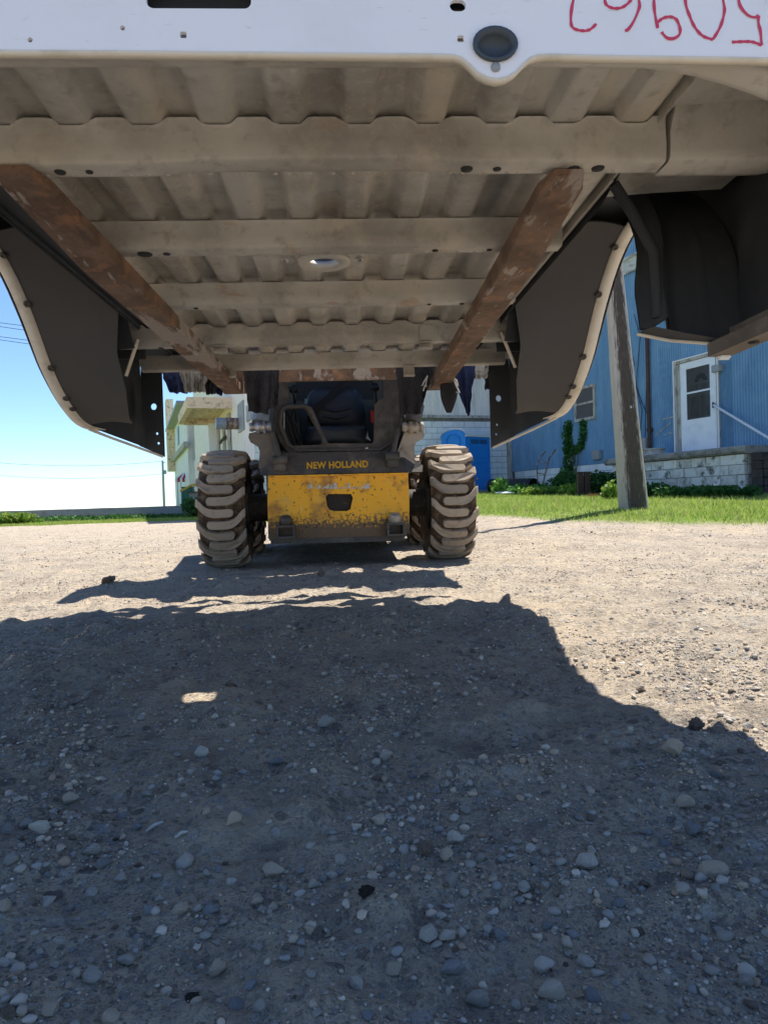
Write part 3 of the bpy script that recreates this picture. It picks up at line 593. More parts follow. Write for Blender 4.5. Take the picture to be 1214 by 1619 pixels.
TR.part('rail', MB().bar((Y0.x, 34, Y0.z+.1), (Y0.x+.55, 34.1, Y1.z+.12), .35, .10).bar((Y0.x+.55, 34.1, Y1.z+.12), (Y1.x+.6, 34.1, Y1.z+.15), .35, .10), 'yellow_paint')
TR.part('body', MB().box((Y0.x+.35, 34.25, .42), (Y1.x+.8, 35.3, Y0.z+.02)), 'galv_grey'); TR.part('bed', MB().box((Y0.x+.3, 33.9, Y0.z+.02), (Y1.x+.9, 35.4, Y0.z+.07)), 'wood_dark')
for xx in (Y0.x+.8, Y0.x+1.5): TR.part('wheel', MB().lathe([(-.09, .1), (-.09, .28), (-.05, .33), (.05, .33), (.09, .28), (.09, .1)], (xx, 34.2, .33), (0, 1, 0), 20), 'black_plastic')
# low concrete wall across the left, far power pole and lines
lw = MB(); wl = []
for i in range(40):
    xx = -16.5+i*.31; wl.append([(xx, 29.0, 0), (xx, 29.0, .465+.015*mnoise.noise(Vector((xx, 0, 0)))), (xx, 29.5, .47), (xx, 29.5, 0)])
lw.sheet(wl, False).add(wl[0], [(0, 1, 2, 3)]).add(wl[-1], [(3, 2, 1, 0)])
single('low_wall', lw, 'distant_concrete', 'low grey concrete wall along the far grass on the left', 'wall')
fp = ax_(260, 800, 120); ft = ax_(258, 728, 120)
FP = Thing('power_pole', 'thin distant power pole standing alone on the left horizon', 'pole', WORLD, (fp.x, 120, 0))
FP.part('pole', MB().tube([(fp.x, 120, -.1), (fp.x, 120, ft.z)], [.24, .17], 10), 'galv_grey')
FP.part('transformer', MB().tube([(fp.x+.4, 120, ft.z*.72), (fp.x+.4, 120, ft.z*.80)], .22, 10), 'galv_grey')
FP.part('insulator', MB().box((fp.x-.06, 119.8, ft.z-.45), (fp.x+.5, 119.95, ft.z-.33)), 'galv_grey')
for (x0, y0, x1, y1, Y, r, nm) in ((0, 511, 50, 517, 45, .018, 'topmost'), (0, 517, 50, 524, 45, .018, 'second'), (0, 533, 50, 539, 45, .018, 'third'), (0, 538, 52, 545, 45, .018, 'fourth')):
    A_ = ax_(x0, y0, Y); B_ = ax_(x1, y1, Y); d = (B_-A_)/(B_.x-A_.x)
    w_ = MB().tube([A_+d*t+Vector((0, 0, .0012*(t-5)**2)) for t in np.linspace(-45, 12.9, 14)], r, 6)
    single('power_line', w_, 'wire_black', nm+' of the four overhead lines left of the lifted truck bed', 'power line', group='overhead lines on the left')
for (py, dz, nm) in ((730, 0, 'upper'), (750, 0, 'lower')):
    A_ = ax_(-20, py, 120); B_ = ax_(259, py-1, 120)
    w_ = MB().tube([A_+(B_-A_)*t+Vector((0, 0, 3.0*(t-.5)**2-.75)) for t in np.linspace(-1.2, 1.0, 16)], .03, 6)
    single('power_line', w_, 'wire_black', nm+' of the two thin far lines reaching the distant power pole', 'power line', group='far power lines')

# ------------------------------------------------------------------ utility pole in the lawn
ub = hit(WORLD, 1001, 803, 1, 9.2); ubz = float(gz(ub.x, 9.2))
up = MB(); path = []; rr = []
for i in range(26):
    h = -.4+i*.42; path.append((ub.x-.052*h, 9.2+.02*h, ubz+h)); rr.append(.187-.024*min(h, 6.5)*.95+.006*mnoise.noise(Vector((h*2, 0, 0))))
up.tube(path, rr, 28)
UP = Thing('utility_pole', 'weathered leaning timber pole standing in the grass before the blue building', 'pole', WORLD, (ub.x, 9.2, ubz))
UP.part('pole', up, 'pole_wood')
UP.part('staple', MB().bar((ub.x-.08, 9.0, ubz+1.3), (ub.x-.06, 9.0, ubz+1.3), .01, .03), 'steel_worn')

# ------------------------------------------------------------------ portable toilet
tc_ = ax_(738, 777, 22.0); TZ = float(gz(tc_.x, 22.4))+.02
PT = Matrix.Translation((tc_.x, 22.0, 0)) @ Matrix.Rotation(radians(38), 4, 'Z')   # near corner of the cabin at the frame's origin; +x = door side, +y = left side turned
Sx, Sy, Hb = 1.08, 1.1, 1.72
tz1 = TZ+Hb
PTT = Thing('portable_toilet', 'blue portable toilet with a white ribbed roof beside the white wall', 'portable toilet', PT, (Sx/2, Sy/2, TZ))
def toilet():
    b = MB().box((0, 0, TZ), (Sx, Sy, tz1)); PTT.part('cabin', b, 'toilet_blue')
    # gable arcs left and right
    arc = [(Sy*(.5-.5*cos(t)), tz1-.002+.24*sin(t)) for t in np.linspace(0, pi, 15)]
    for x0 in (-.012, Sx-.012):
        PTT.part('side_arch', MB().plate([(u, v) for u, v in arc], [], .03, Matrix.Translation((x0+.03, 0, 0)) @ Matrix.Rotation(pi/2, 4, 'Z')), 'toilet_blue')
    ins = [(Sy*.5+.30*cos(t), tz1-.12+.22*sin(t)) for t in np.linspace(0, pi, 11)]
    ring = MB().tube([(-.02, u, v) for u, v in [(ins[0][0], tz1-1.0)]+ins+[(ins[-1][0], tz1-1.0)]], .02, 6); PTT.part('side_moulding', ring, 'toilet_blue')
    for zz in (TZ+.25, TZ+.75): PTT.part('side_moulding', MB().box((-.018, .1, zz), (0.002, Sy-.1, zz+.03)), 'toilet_blue')
    # door side: y = 0
    d = MB().box((.1, -.03, TZ+.08), (Sx-.05, -.002, tz1-.02)); dd = PTT.part('door', d, 'toilet_blue')
    fr = MB()
    for (x0, x1, z0, z1) in ((.16, Sx-.12, TZ+1.05, TZ+1.40), (.26, Sx-.22, TZ+.55, TZ+.92), (.16, Sx-.12, TZ+.14, TZ+.42)):
        for q in ((x0, x1, z0, z0+.02), (x0, x1, z1-.02, z1), (x0, x0+.02, z0+.02, z1-.02), (x1-.02, x1, z0+.02, z1-.02)): fr.box((q[0], -.042, q[2]), (q[1], -.031, q[3]))
    PTT.part('panel_rib', fr, 'toilet_blue', dd)
    for x0 in (.2, .58):
        v = MB()
        for k in range(4): v.box((x0, -.04, TZ+1.49+k*.035), (x0+.33, -.031, TZ+1.49+k*.035+.02))
        PTT.part('vent', v, 'toilet_vent', dd)
    PTT.part('base_skid', MB().box((-.03, -.05, TZ-.02), (Sx+.03, Sy+.03, TZ+.04)), 'galv_grey')
    for k in range(6):
        x0 = .02+k*(Sx-.04)/6; r = MB(); rows = []
        for t in np.linspace(.12, pi-.12, 12):
            for_ = []
            for (u, h) in ((0, 0), (.03, .05), (.12, .05), (.15, 0)): for_.append((x0+u*(Sx-.04)/6/.165, Sy*(.5-.53*cos(t)), tz1+(.25+h)*sin(t)))
            rows.append(for_)
        r.sheet(rows, False); PTT.part('roof_rib', r, 'toilet_roof')
    rf = MB(); rf.sheet([[(-.03, Sy*(.5-.54*cos(t)), tz1+.245*sin(t)), (Sx+.03, Sy*(.5-.54*cos(t)), tz1+.245*sin(t))] for t in np.linspace(0, pi, 14)], True); rf.box((-.03, -.07, tz1-.02), (Sx+.03, -.03, tz1+.03)); PTT.part('roof', rf, 'toilet_roof')
toilet()

# ------------------------------------------------------------------ clutter along the foundation
cu_a = ax_(780, 764, 20.6); cu_b = ax_(845, 765, 19.2)
cA = Vector((cu_a.x, 20.9, float(gz(cu_a.x, 20.9))+.19)); cB = Vector((cu_b.x, 19.3, float(gz(cu_b.x, 19.3))+.19)); ad = (cB-cA)
tb = MB(); tb.lathe([(0, .17), (0, .20), (ad.length, .20), (ad.length, .17), (0, .17)], cA, ad.normalized(), 24)
for k in range(9): tb.lathe([(k*ad.length/9, .205), (k*ad.length/9+.06, .205)], cA, ad.normalized(), 20)
single('drain_pipe', tb, 'black_plastic', 'black plastic drainage pipe lying by the blue building', 'pipe')
ht = ax_(862, 760, 18.6); hz = float(gz(ht.x, 18.6))
HT = Thing('hand_truck', 'rusty two-handled hand truck leaning at the foundation of the blue building', 'hand truck', WORLD, (ht.x, 18.6, hz))
h0 = ax_(850, 764, 18.6); h1 = ax_(848, 735, 18.9); h2 = ax_(853, 724, 19); h3 = ax_(862, 714, 18.8); k0 = ax_(858, 764, 18.4); k1 = ax_(868, 724, 18.8); k2 = ax_(878, 711, 18.6)
HT.part('side_rail', MB().tube([h0, h1, h2, h3], .016, 8), 'rusty_steel'); HT.part('side_rail', MB().tube([k0, k1, k2], .022, 8), 'rusty_steel')
HT.part('crossbar', MB().tube([ax_(852, 730, 18.95), ax_(866, 732, 18.8)], .014, 6), 'rusty_steel'); HT.part('crossbar', MB().tube([ax_(850, 748, 18.8), ax_(861, 750, 18.6)], .014, 6), 'rusty_steel')
HT.part('toe_plate', MB().box((h0.x-.05, 18.2, hz+.01), (k0.x+.1, 18.6, hz+.03)), 'rusty_steel')
for (pxa, pxb, Yb, lab) in ((797, 818, 18.0, 'long white board tipped across the pile left of the hand truck'), (806, 836, 17.5, 'flat white sheet lying on the grass edge below the hand truck')):
    A_ = ax_(pxa, 776, Yb); B_ = ax_(pxb, 770, Yb+.8); zA = float(gz(A_.x, Yb)); zB = float(gz(B_.x, Yb+.8))
    single('loose_board', MB().bar((A_.x, Yb, zA+.05), (B_.x, Yb+.8, zB+.16), .5, .02), 'trim_white', lab, 'board')
rp = ax_(918, 778, 15.2); rz = float(gz(rp.x, 15.2))
for i, (pxa, lab) in enumerate(((918, 'left of two rusty steel posts in the weeds near the pole'), (929, 'right of two rusty steel posts in the weeds near the pole'))):
    A_ = ax_(pxa, 778, 15.2); single('rusty_post', MB().box((A_.x-.055, 15.2, rz-.1), (A_.x-.04, 15.32, rz+.52)).box((A_.x-.04, 15.24, rz-.1), (A_.x+.04, 15.26, rz+.52)).box((A_.x+.04, 15.2, rz-.1), (A_.x+.055, 15.32, rz+.52)), 'rust_pipe', lab, 'post', group='rusty posts in the weeds')
cp = ax_(947, 780, 14.2); cz0 = float(gz(cp.x, 14.2))
single('clay_edging', MB().box((cp.x-.18, 14.2, cz0), (cp.x+.18, 14.35, cz0+.07), .01), 'red_clay', 'reddish clay edging block half hidden in grass by the pole', 'edging')
tri = ax_(875, 765, 17.6); tz_ = float(gz(tri.x, 17.6))
single('scrap_panel', MB().plate([(-.22, 0), (.35, .05), (.0, .26), (-.2, .26)], [], .02, Matrix.Translation((tri.x, 17.6, tz_)) @ Matrix.Rotation(-.3, 4, 'X')), 'trim_weathered', 'pale broken panel propped in the weeds right of the hand truck', 'panel')

# ------------------------------------------------------------------ plants
def leaf_cloud(name, centers, n, size, colA, colB, label, cat, stems=None):
    """centers: (x, y, z, rx, ry, rz)"""
    Vs = []; Cs = []; k = 0; cs = np.array(centers, float); wts = cs[:, 3]*cs[:, 5]; wts = wts/wts.sum()
    idx = rng.choice(len(cs), n, p=wts); d = rng.normal(size=(n, 3)); d /= np.linalg.norm(d, axis=1)[:, None]; r = rng.random(n)**.45
    P_ = cs[idx, :3]+d*r[:, None]*cs[idx, 3:6]
    a = rng.normal(size=(n, 3)); a /= np.linalg.norm(a, axis=1)[:, None]; b = np.cross(a, rng.normal(size=(n, 3))); b /= np.linalg.norm(b, axis=1)[:, None]
    s = size*(.6+.8*rng.random(n))[:, None]
    V = np.stack([P_-a*s, P_+b*s*.45, P_+a*s, P_-b*s*.45], 1).reshape(-1, 3); F = np.arange(n*4).reshape(-1, 4)
    t = rng.random((n, 1)); c = np.array(colA)*(1-t)+np.array(colB)*t; c = np.repeat(c*(.7+.6*rng.random((n, 1))), 4, 0)
    z0 = cs[:, 2].min()-cs[:, 5].max(); base = np.array([cs[:, 0].mean(), cs[:, 1].mean(), z0])
    root = bpy.data.objects.new(name, None); col.objects.link(root); root.location = base; tag(root, label, cat)
    lo = link('foliage', bulk('foliage', V-base, F, 'leaf', c, 4), root)
    m = MB()
    for q in cs[:: max(1, len(cs)//5)]: m.tube([(base[0]+random.uniform(-.03, .03), base[1], z0), (q[0], q[1], q[2])], [.012, .004], 5)
    st = link('stem', m.mesh('stem', 'stem', base), root); return root
def wallpt(px, py, off=.06): p = hit(HOUSE, px, py, 0, BX-off); return HOUSE @ p
iv = []
for (px, py, rx, rz) in ((899, 676, .17, .22), (898, 690, .2, .3), (900, 705, .22, .3), (903, 719, .22, .3), (897, 733, .16, .25), (901, 742, .2, .2), (922, 672, .12, .2), (922, 686, .13, .25), (919, 700, .12, .2), (914, 709, .14, .14), (908, 712, .15, .15)):
    q = wallpt(px, py, .09); iv.append((q.x, q.y, q.z, rx, .10, rz))
leaf_cloud('ivy', iv, 2600, .05, (.035, .13, .025), (.06, .20, .04), 'green ivy climbing the blue wall below the small window', 'ivy')
def weed(px, Y, r, h, n, ca, cb, label, size=.05):
    p = ax_(px, 770, Y); z = float(gz(p.x, Y)); cs = [(p.x+random.uniform(-r, r)*.6, Y+random.uniform(-.2, .2), z+h*random.uniform(.25, .7), r*.6, r*.5, h*.38) for _ in range(6)]
    leaf_cloud('weed', cs, n, size, ca, cb, label, 'weeds')
DG, MG, LG, YG = (.03, .09, .02), (.06, .17, .03), (.12, .28, .04), (.28, .33, .05)
weed(903, 17.6, .6, .5, 1500, DG, MG, 'dark leafy weeds spreading below the ivy', .06)
weed(930, 15.9, .35, .55, 800, DG, MG, 'tall dark weeds behind the rusty posts', .06)
weed(955, 15.5, .5, .5, 1500, DG, DG, 'low dark weeds at the far end of the porch', .05)
weed(966, 13.0, .16, .34, 420, LG, YG, 'bright yellow-green seedling beside the leaning pole', .05)
weed(889, 18.4, .16, .75, 420, DG, MG, 'thin tall weed stalk right of the hand truck', .06)
weed(845, 17.4, .6, .25, 900, MG, LG, 'low weeds over the white sheet', .05)
weed(870, 16.8, .7, .22, 900, LG, YG, 'pale flowering weeds at the lawn edge below the hand truck', .04)
weed(905, 15.8, .35, .3, 600, LG, YG, 'bright leafy weeds left of the rusty posts', .045)
weed(790, 18.4, .25, .42, 450, LG, (.2, .38, .06), 'bright broad-leaved weed by the portable toilet', .06)
weed(1030, 13.6, .25, .25, 500, DG, MG, 'dark weeds at the base of the porch behind the pole', .045)
weed(1080, 12.6, .6, .2, 1300, DG, MG, 'low green weeds along the middle of the porch wall', .04)
weed(1140, 12.0, .5, .2, 1200, DG, MG, 'low green weeds below the near corner of the porch', .04)
weed(1190, 11.8, .25, .2, 500, DG, MG, 'dark green clump in front of the timber steps', .045)
weed(310, 26, .5, .75, 1200, DG, MG, 'weeds under the striped awning', .07)
weed(20, 24.5, 1.3, .42, 2400, MG, YG, 'tall rough weeds at the far left edge', .09)
weed(110, 27.5, 1.9, .22, 1300, DG, MG, 'dark weeds in front of the low wall on the left', .07)
weed(215, 27.5, 1.9, .22, 1300, DG, MG, 'weeds along the middle of the low wall', .07)

def grass():
    Vs = []; Cs = []
    for (n, yr, ur, hw, hh, seed) in ((115000, (6.2, 21), (-.08, .75), (.006, .015), (.04, .12), 1), (60000, (20, 30), (-.66, -.16), (.012, .03), (.05, .13), 2), (16000, (9, 21), (-.25, .05), (.01, .02), (.04, .1), 3)):
        y = np.sqrt(yr[0]**2+(yr[1]**2-yr[0]**2)*rng.random(n)**1.25) if seed != 2 else yr[0]+(yr[1]-yr[0])*rng.random(n)**1.6; x = y*(ur[0]+(ur[1]-ur[0])*rng.random(n))
        m = lawn(x, y)*(.45+.9*vn(x*2.2, y*2.2, 77)); k = rng.random(n) < m; x = x[k]; y = y[k]; n = len(x)
        keep = (x+.35*y)/1.0595 < BX-.15
        keep &= ~(((x+.35*y)/1.0595 > PX-.05) & ((y-.35*x)/1.0595 < PY1+.1) & ((y-.35*x)/1.0595 > PY0-1.8)); x = x[keep]; y = y[keep]; n = len(x)
        z = gz(x, y)-.005; tall = .7+.8*vn(x*1.3, y*1.3, 55)+.6*(vn(x*5, y*5, 56) > .78)
        h = (hh[0]+(hh[1]-hh[0])*rng.random(n)**1.8)*tall*.55; wd = hw[0]+(hw[1]-hw[0])*rng.random(n); th = rng.random(n)*6.283; ln = h*(.15+.6*rng.random(n)); ph = rng.random(n)*6.283
        b = np.stack([x, y, z], 1); d = np.stack([np.cos(th), np.sin(th), 0*th], 1)*wd[:, None]/2; tip = b+np.stack([np.cos(ph)*ln, np.sin(ph)*ln, h], 1)
        V = np.stack([b-d, b+d, tip], 1).reshape(-1, 3); Vs.append(V)
        t = np.clip(rng.random(n)*.7+.5*vn(x*.9, y*.9, 91)-.1, 0, 1)[:, None]; c = np.array((.16, .29, .03))*(1-t)+np.array((.46, .52, .12))*t
        dry = (rng.random(n) < .16)[:, None]; c = np.where(dry, np.array((.38, .34, .17)), c); Cs.append(np.repeat(c, 3, 0))
    V = np.concatenate(Vs); C = np.concatenate(Cs); o = link('grass', bulk('grass', V, np.arange(len(V)).reshape(-1, 3), 'grass_blade', C)); tag(o, 'short bright green grass of the lawn behind the gravel', 'grass', kind='stuff')
grass()

# ------------------------------------------------------------------ truck bed
TB = Thing('truck_bed', 'white pickup truck bed lifted on the forks, seen from underneath', 'truck bed', BED, (0, 2.1, .72))
ZB, ZT = 1.04, 1.108
def floor_panel():
    hx, hy = BED.inverted() @ Vector((-.145, 1.96, 1.11)).xy.to_3d() if False else (0, 0)
    hp = hit(BED, 512, 410, 2, 1.108); hx, hy = hp.x, hp.y
    per = .122; xs = []
    n = int(1.33/per)+1
    x = -.665
    xs = list(np.arange(-.605, .6451, .0095))+[.6475]; ysf = sorted(set(list(np.round(np.arange(.96, 3.36, .12), 4))+list(np.round(np.arange(hy-.10, hy+.101, .01), 4))))
    def zf(x, y):
        t = ((x+.01)/per) % 1.0; q = np.clip((abs(t-.5)-.20)/.085, 0, 1); q = q*q*(3-2*q); z = ZT+.021*(1-q)
        r = sqrt((x-hx)**2+(y-hy)**2); f = max(0, min(1, (r-.06)/.03)); return z*f+(ZT-.002)*(1-f)
    grid = [[Vector((x, y, zf(x, y))) for x in xs] for y in ysf]
    m = MB(); nx = len(xs); vs = [p for r in grid for p in r]; fs = []
    for i in range(len(ysf)-1):
        for j in range(nx-1):
            c = (grid[i][j]+grid[i+1][j+1])/2
            if sqrt((c.x-hx)**2+(c.y-hy)**2) < .044: continue
            fs.append((i*nx+j, i*nx+j+1, (i+1)*nx+j+1, (i+1)*nx+j))
    m.add(vs, fs, True); fl = TB.part('floor_panel', m, 'underbody')
    TB.part('drain_ring', MB().lathe([(0, .041), (0, .068), (.003, .072), (.010, .072), (.02, .041)], (hx, hy, ZT-.012), (0, 0, 1), 36, closed=True), 'underbody')
    gr = MB()
    gr.lathe([(0, .0425), (.03, .0425)], (hx, hy, ZT+.0), (0, 0, 1), 30); TB.part('drain_collar', gr, 'plug_rubber')
    for dx in (-.105, .10): TB.part('bolt', MB().lathe([(-.003, 0), (-.003, .009), (.004, .011)], (hx+dx, hy-.005, ZT-.006), (0, 0, 1), 10), 'steel_worn')
floor_panel()
def beam(y0, dep, x0, x1, scallop=True, bulge=0, zb=ZB, name='crossmember', flange=True, holes=()):
    xs = np.arange(x0, x1+.001, .012); m = MB(); rows = []
    for x in xs:
        t = ((x+.01)/.122) % 1.0; q = np.clip((abs(t-.5)-.2)/.14, 0, 1); q = q*q*(3-2*q); zt = ZT-.003+(.013*(1-q) if scallop else 0)
        dz = bulge*float(sstep(.30, .16, abs(x-.03))); lo = zb+dz*.6
        rows.append([(x, y0+dep, zt), (x, y0+dep, lo+.008), (x, y0+dep-.003, lo+.001), (x, y0+dep-.010, lo), (x, y0+.008, lo), (x, y0+.002, lo+.002), (x, y0, lo+.007), (x, y0-.002, lo+.03+dz*.3), (x, y0, zt-.006), (x, y0-.004, zt)])
    m.sheet(rows, True)
    m.add(rows[0], [tuple(range(10))]); m.add(rows[-1], [tuple(range(10))[::-1]])
    o = TB.part(name, m, 'underbody_beam')
    wsp = MB()
    for k in range(int((x1-x0)/.035)):
        xx = x0+.02+k*.035+random.uniform(-.008, .008)
        wsp.lathe([(0, .0045), (-.0012, .0032), (-.0014, 0)], (xx, y0+dep-.012, lo), (0, 0, 1), 7)
    TB.part('spot_welds', wsp, 'underbody', o, kind='stuff')
    for hx_, r in holes: TB.part('hole', MB().lathe([(0, 0), (0, r), (.003, r*1.12), (.004, r*1.12)], (hx_, y0+dep*.5, lo-.0022), (0, 0, 1), 16).xf(Matrix.Identity(4)), 'dark_recess', o)
    return o
beam(1.245, .052, -.66, .663, True, .012, holes=((-.41, .009), (-.36, .006), (.305, .010), (.36, .007), (.545, .011), (.50, .010), (-.50, .012)))
beam(1.66, .05, -.54, .60, False, 0, holes=((.30, .007), (-.33, .008), (-.38, .016), (.43, .006)))
beam(2.125, .05, -.54, .60, False, 0, holes=((.34, .006), (-.36, .007), (.44, .007)))
beam(2.655, .052, -.80, .80, True, .006, holes=((.38, .01), (-.6, .01)))
beam(3.13, .05, -.80, .80, False, 0)
# outrigger at the right end of the first beam
def outrigger(sx):
    m = MB(); rows = []
    for t in np.linspace(0, 1, 16):
        x = .668+.33*t; lo = ZB+.002+(.10*max(0, (t-.55)/.45)**2.2); zt = 1.135+.02*t
        rows.append([(sx*x, 1.31, zt), (sx*x, 1.31, lo), (sx*x, 1.30, lo), (sx*x, 1.255, lo), (sx*x, 1.246, lo+.006), (sx*x, 1.243, lo+.02), (sx*x, 1.243, max(zt-.045, lo+.03)), (sx*x, 1.225, max(zt-.015, lo+.04)), (sx*x, 1.222, max(zt, lo+.05))])
    m.sheet(rows, True); m.add(rows[0], [tuple(range(9))]); m.add(rows[-1], [tuple(range(9))[::-1]])
    TB.part('outrigger', m, 'underbody_beam')
outrigger(1); outrigger(-1)
# flat side floor strips and seams beyond the corrugated part
for sx in (1, -1):
    m = MB(); m.sheet([[(sx*(.650 if sx > 0 else .61), y, 1.124), (sx*.80, y, 1.135), (sx*.955, y, 1.142)] for y in (.96, 1.15, 1.35, 1.5, 1.60)], True); TB.part('side_floor', m, 'underbody')
    TB.part('floor_seam', MB().box((sx*.664 if sx < 0 else .6462, .96, 1.106), (sx*.667 if sx < 0 else .648, 3.33, 1.130)), 'wheelhouse_black' if sx < 0 else 'underbody_beam')
    if sx < 0: TB.part('side_channel', MB().box((-.664, .96, 1.118), (-.603, 3.33, 1.123)), 'wheelhouse_black')
    else: TB.part('side_channel', MB().box((.648, 1.50, 1.118), (.664, 3.33, 1.123)), 'underbody')
# clips hanging from the rear beams
for (px, py, y0) in ((350, 548, 2.70), (672, 542, 2.70), (365, 588, 3.17), (646, 586, 3.17)):
    h = hit(BED, px, py, 1, y0); zl = h.z-.022
    m = MB().box((h.x-.024, y0-.055, ZB-.004), (h.x+.024, y0-.005, ZB-.0015)).box((h.x-.024, y0-.012, zl), (h.x+.024, y0-.005, ZB-.004)).box((h.x-.024, y0-.04, zl-.006), (h.x+.024, y0-.005, zl))
    if y0 < 3: m.box((h.x-.026, y0-.052, ZB+.004), (h.x+.026, y0-.0485, ZB+.058))
    TB.part('clip', m, 'underbody_beam')
# the arch
ARCH = [(1.56, .800), (1.572, .86), (1.60, .95), (1.66, 1.07), (1.76, 1.17), (1.90, 1.245), (2.05, 1.27), (2.19, 1.25), (2.31, 1.19), (2.42, 1.096), (2.50, 1.01), (2.557, .95), (2.65, .88), (2.74, .83), (2.84, .795), (2.95, .782), (3.10, .785)]
def densify(P_, k=3):
    out = []
    for i in range(len(P_)-1):
        p0 = P_[max(i-1, 0)]; p1 = P_[i]; p2 = P_[i+1]; p3 = P_[min(i+2, len(P_)-1)]
        for j in range(k):
            t = j/k; out.append(tuple(.5*((2*p1[c])+(-p0[c]+p2[c])*t+(2*p0[c]-5*p1[c]+4*p2[c]-p3[c])*t*t+(-p0[c]+3*p1[c]-3*p2[c]+p3[c])*t**3) for c in range(len(p1))))
    out.append(P_[-1]); return out
AR = densify(ARCH, 3)
for sx in (1, -1):
    # outer skin with the arch cut out
    XO = .985; m = MB(); top = 1.60
    def skx(z): return XO+.012*sin(max(0, min(1, (z-.7)/.9))*pi)
    colsy = [(.93, .80), (1.1, .79), (1.3, .78), (1.5, .777)]+AR+[(3.2, .795), (3.36, .80)]
    outer = [[(sx*skx(z0+(top-z0)*t), y, z0+(top-z0)*t) for t in np.linspace(0, 1, 10)] for y, z0 in colsy]
    m.sheet(outer, True); TB.part('bedside', m, 'white_paint')
    TB.part('bedside_lining', MB().sheet([[(p[0]-sx*.004, p[1], p[2]) for p in r] for r in outer], True), 'wheelhouse_black')
    # inner bedside wall above the floor and top rail
    TB.part('inner_wall', MB().box((sx*.80, .96, 1.28), (sx*.81, 3.34, 1.58)), 'white_paint'); TB.part('top_rail', MB().box((sx*.79, .94, 1.58), (sx*1.0, 3.36, 1.62), .008), 'white_paint')
    # painted lip: a strip along the arch edge
    lip = MB(); rows = []
    for i, (y, z) in enumerate(AR):
        ww = .036; y2, z2 = AR[min(i+1, len(AR)-1)]; y1, z1 = AR[max(i-1, 0)]; d = Vector((y2-y1, z2-z1)).normalized(); nn_ = Vector((-d.y, d.x))
        rows.append([(sx*(XO+.004), y, z), (sx*(XO+.002), y+nn_.x*-.004, z+nn_.y*-.004), (sx*(XO-ww), y, z-.0), (sx*(XO-ww), y+nn_.x*.004, z+nn_.y*.004)])
    lip.sheet(rows, True); TB.part('arch_lip', lip, 'primer_edge')
    lf = MB().sheet([[(p[0], p[1]-.004, p[2]+.004) for p in r] for r, a_ in zip(rows, AR) if a_[0] < 2.05], True); TB.part('lip_backing', lf, 'wheelhouse_black')
    # felt liner, rear half and front half
    def edge_in(y, z, half):
        if half == 'rear': return float(np.interp(y, [2.05, 2.15, 2.25, 2.34, 2.42, 2.53, 2.65, 2.85, 3.1], [.90, .80, .735, .69, .67, .715, .725, .775, .80]))
        return float(np.interp(z, [.77, .9, 1.0, 1.1, 1.2, 1.27], [.732, .735, .757, .765, .775, .80]))
    ln = MB(); rows = []
    for (y, z) in [p for p in AR if p[0] >= 2.10 and p[0] <= 2.93]:
        xi = edge_in(y, z, 'rear'); rows.append([(sx*(XO-.036+(xi-XO+.036)*t), y, z+.004+.010*sin(t*pi)+(.012*t if y < 2.6 else -.0*t)) for t in np.linspace(0, 1, 9)])
    l2 = [[(p[0], p[1]+.004, p[2]+.006) for p in r] for r in rows]; ln.sheet(rows, True); ln.sheet(l2, True)
    ln.sheet([[a_, b_] for a_, b_ in zip([r[-1] for r in rows], [r[-1] for r in l2])], True); ln.sheet([rows[-1], l2[-1]], False); TB.part('arch_liner', ln, 'liner_felt')
    fr = MB(); rows = []
    pts = [p for p in AR if p[0] <= 2.0]
    for (y, z) in pts:
        xi = edge_in(y, z, 'front'); r_ = []
        for t in np.linspace(0, 1, 25):
            xx = xi+(XO-.003-xi)*t; ridge = .045*math.exp(-((t-.17)/.06)**2)-.02*math.exp(-((t-.30)/.05)**2)+.004*math.exp(-((t-.62)/.012)**2)
            r_.append((sx*xx, y-ridge-.014+.004*sin(z*30), z+.012+ridge*.4-.035*t*float(sstep(.95, .80, z))))
        rows.append(r_)
    fr.sheet(rows, True); fr.sheet([[(p[0], p[1]+.006, p[2]-.003) for p in r] for r in rows], True); TB.part('arch_liner', fr, 'wheelhouse_black')
    # steel wheelhouse above the liner
    wh = MB(); rows = []
    for (y, z) in AR:
        if y > 2.56 or y < 2.0: continue
        rows.append([(sx*.668, y+(.03 if y > 2.05 else -.03), min(z+.07, 1.34)), (sx*.80, y+(.035 if y > 2.05 else -.03), z+.06), (sx*.97, y+(.03 if y > 2.05 else -.02), z+.05)])
    wh.sheet(rows, True); TB.part('wheelhouse', wh, 'wheelhouse_black')
    TB.part('wheelhouse_wall', MB().sheet([[(sx*.669, y, 1.14 if y < 1.5 else 1.10), (sx*.669, y, 1.359)] for y in np.linspace(.96, 3.32, 12)], False), 'wheelhouse_black')
    TB.part('wheel_tub', MB().box((sx*.655, .95, 1.36), (sx*.98, 3.34, 1.364)).box((sx*.655, .95, 1.125), (sx*.660, 3.34, 1.36)).box((sx*.655, 3.335, 1.10), (sx*.98, 3.34, 1.36)), 'white_paint')
    # front pocket: bottom lip of the box ahead of the wheel
    bl = MB(); bl.sheet([[(sx*.732, 1.555, .806), (sx*.80, 1.545, .788), (sx*.90, 1.52, .772)], [(sx*.745, 1.50, .806), (sx*.81, 1.49, .788), (sx*.90, 1.49, .772)]], False)
    TB.part('pocket_floor', bl, 'wheelhouse_black'); TB.part('pocket_hem', MB().tube([(sx*.731, 1.557, .803), (sx*.80, 1.547, .785), (sx*.90, 1.522, .769)], .004, 6), 'primer_edge')
    rk = MB().bar((sx*.90, 1.53, .757), (sx*.985, 1.0, .80), .05, .03).bar((sx*.93, 1.52, .78), (sx*1.0, 1.0, .82), .012, .05); TB.part('rocker_lip', rk, 'loader_dusty')
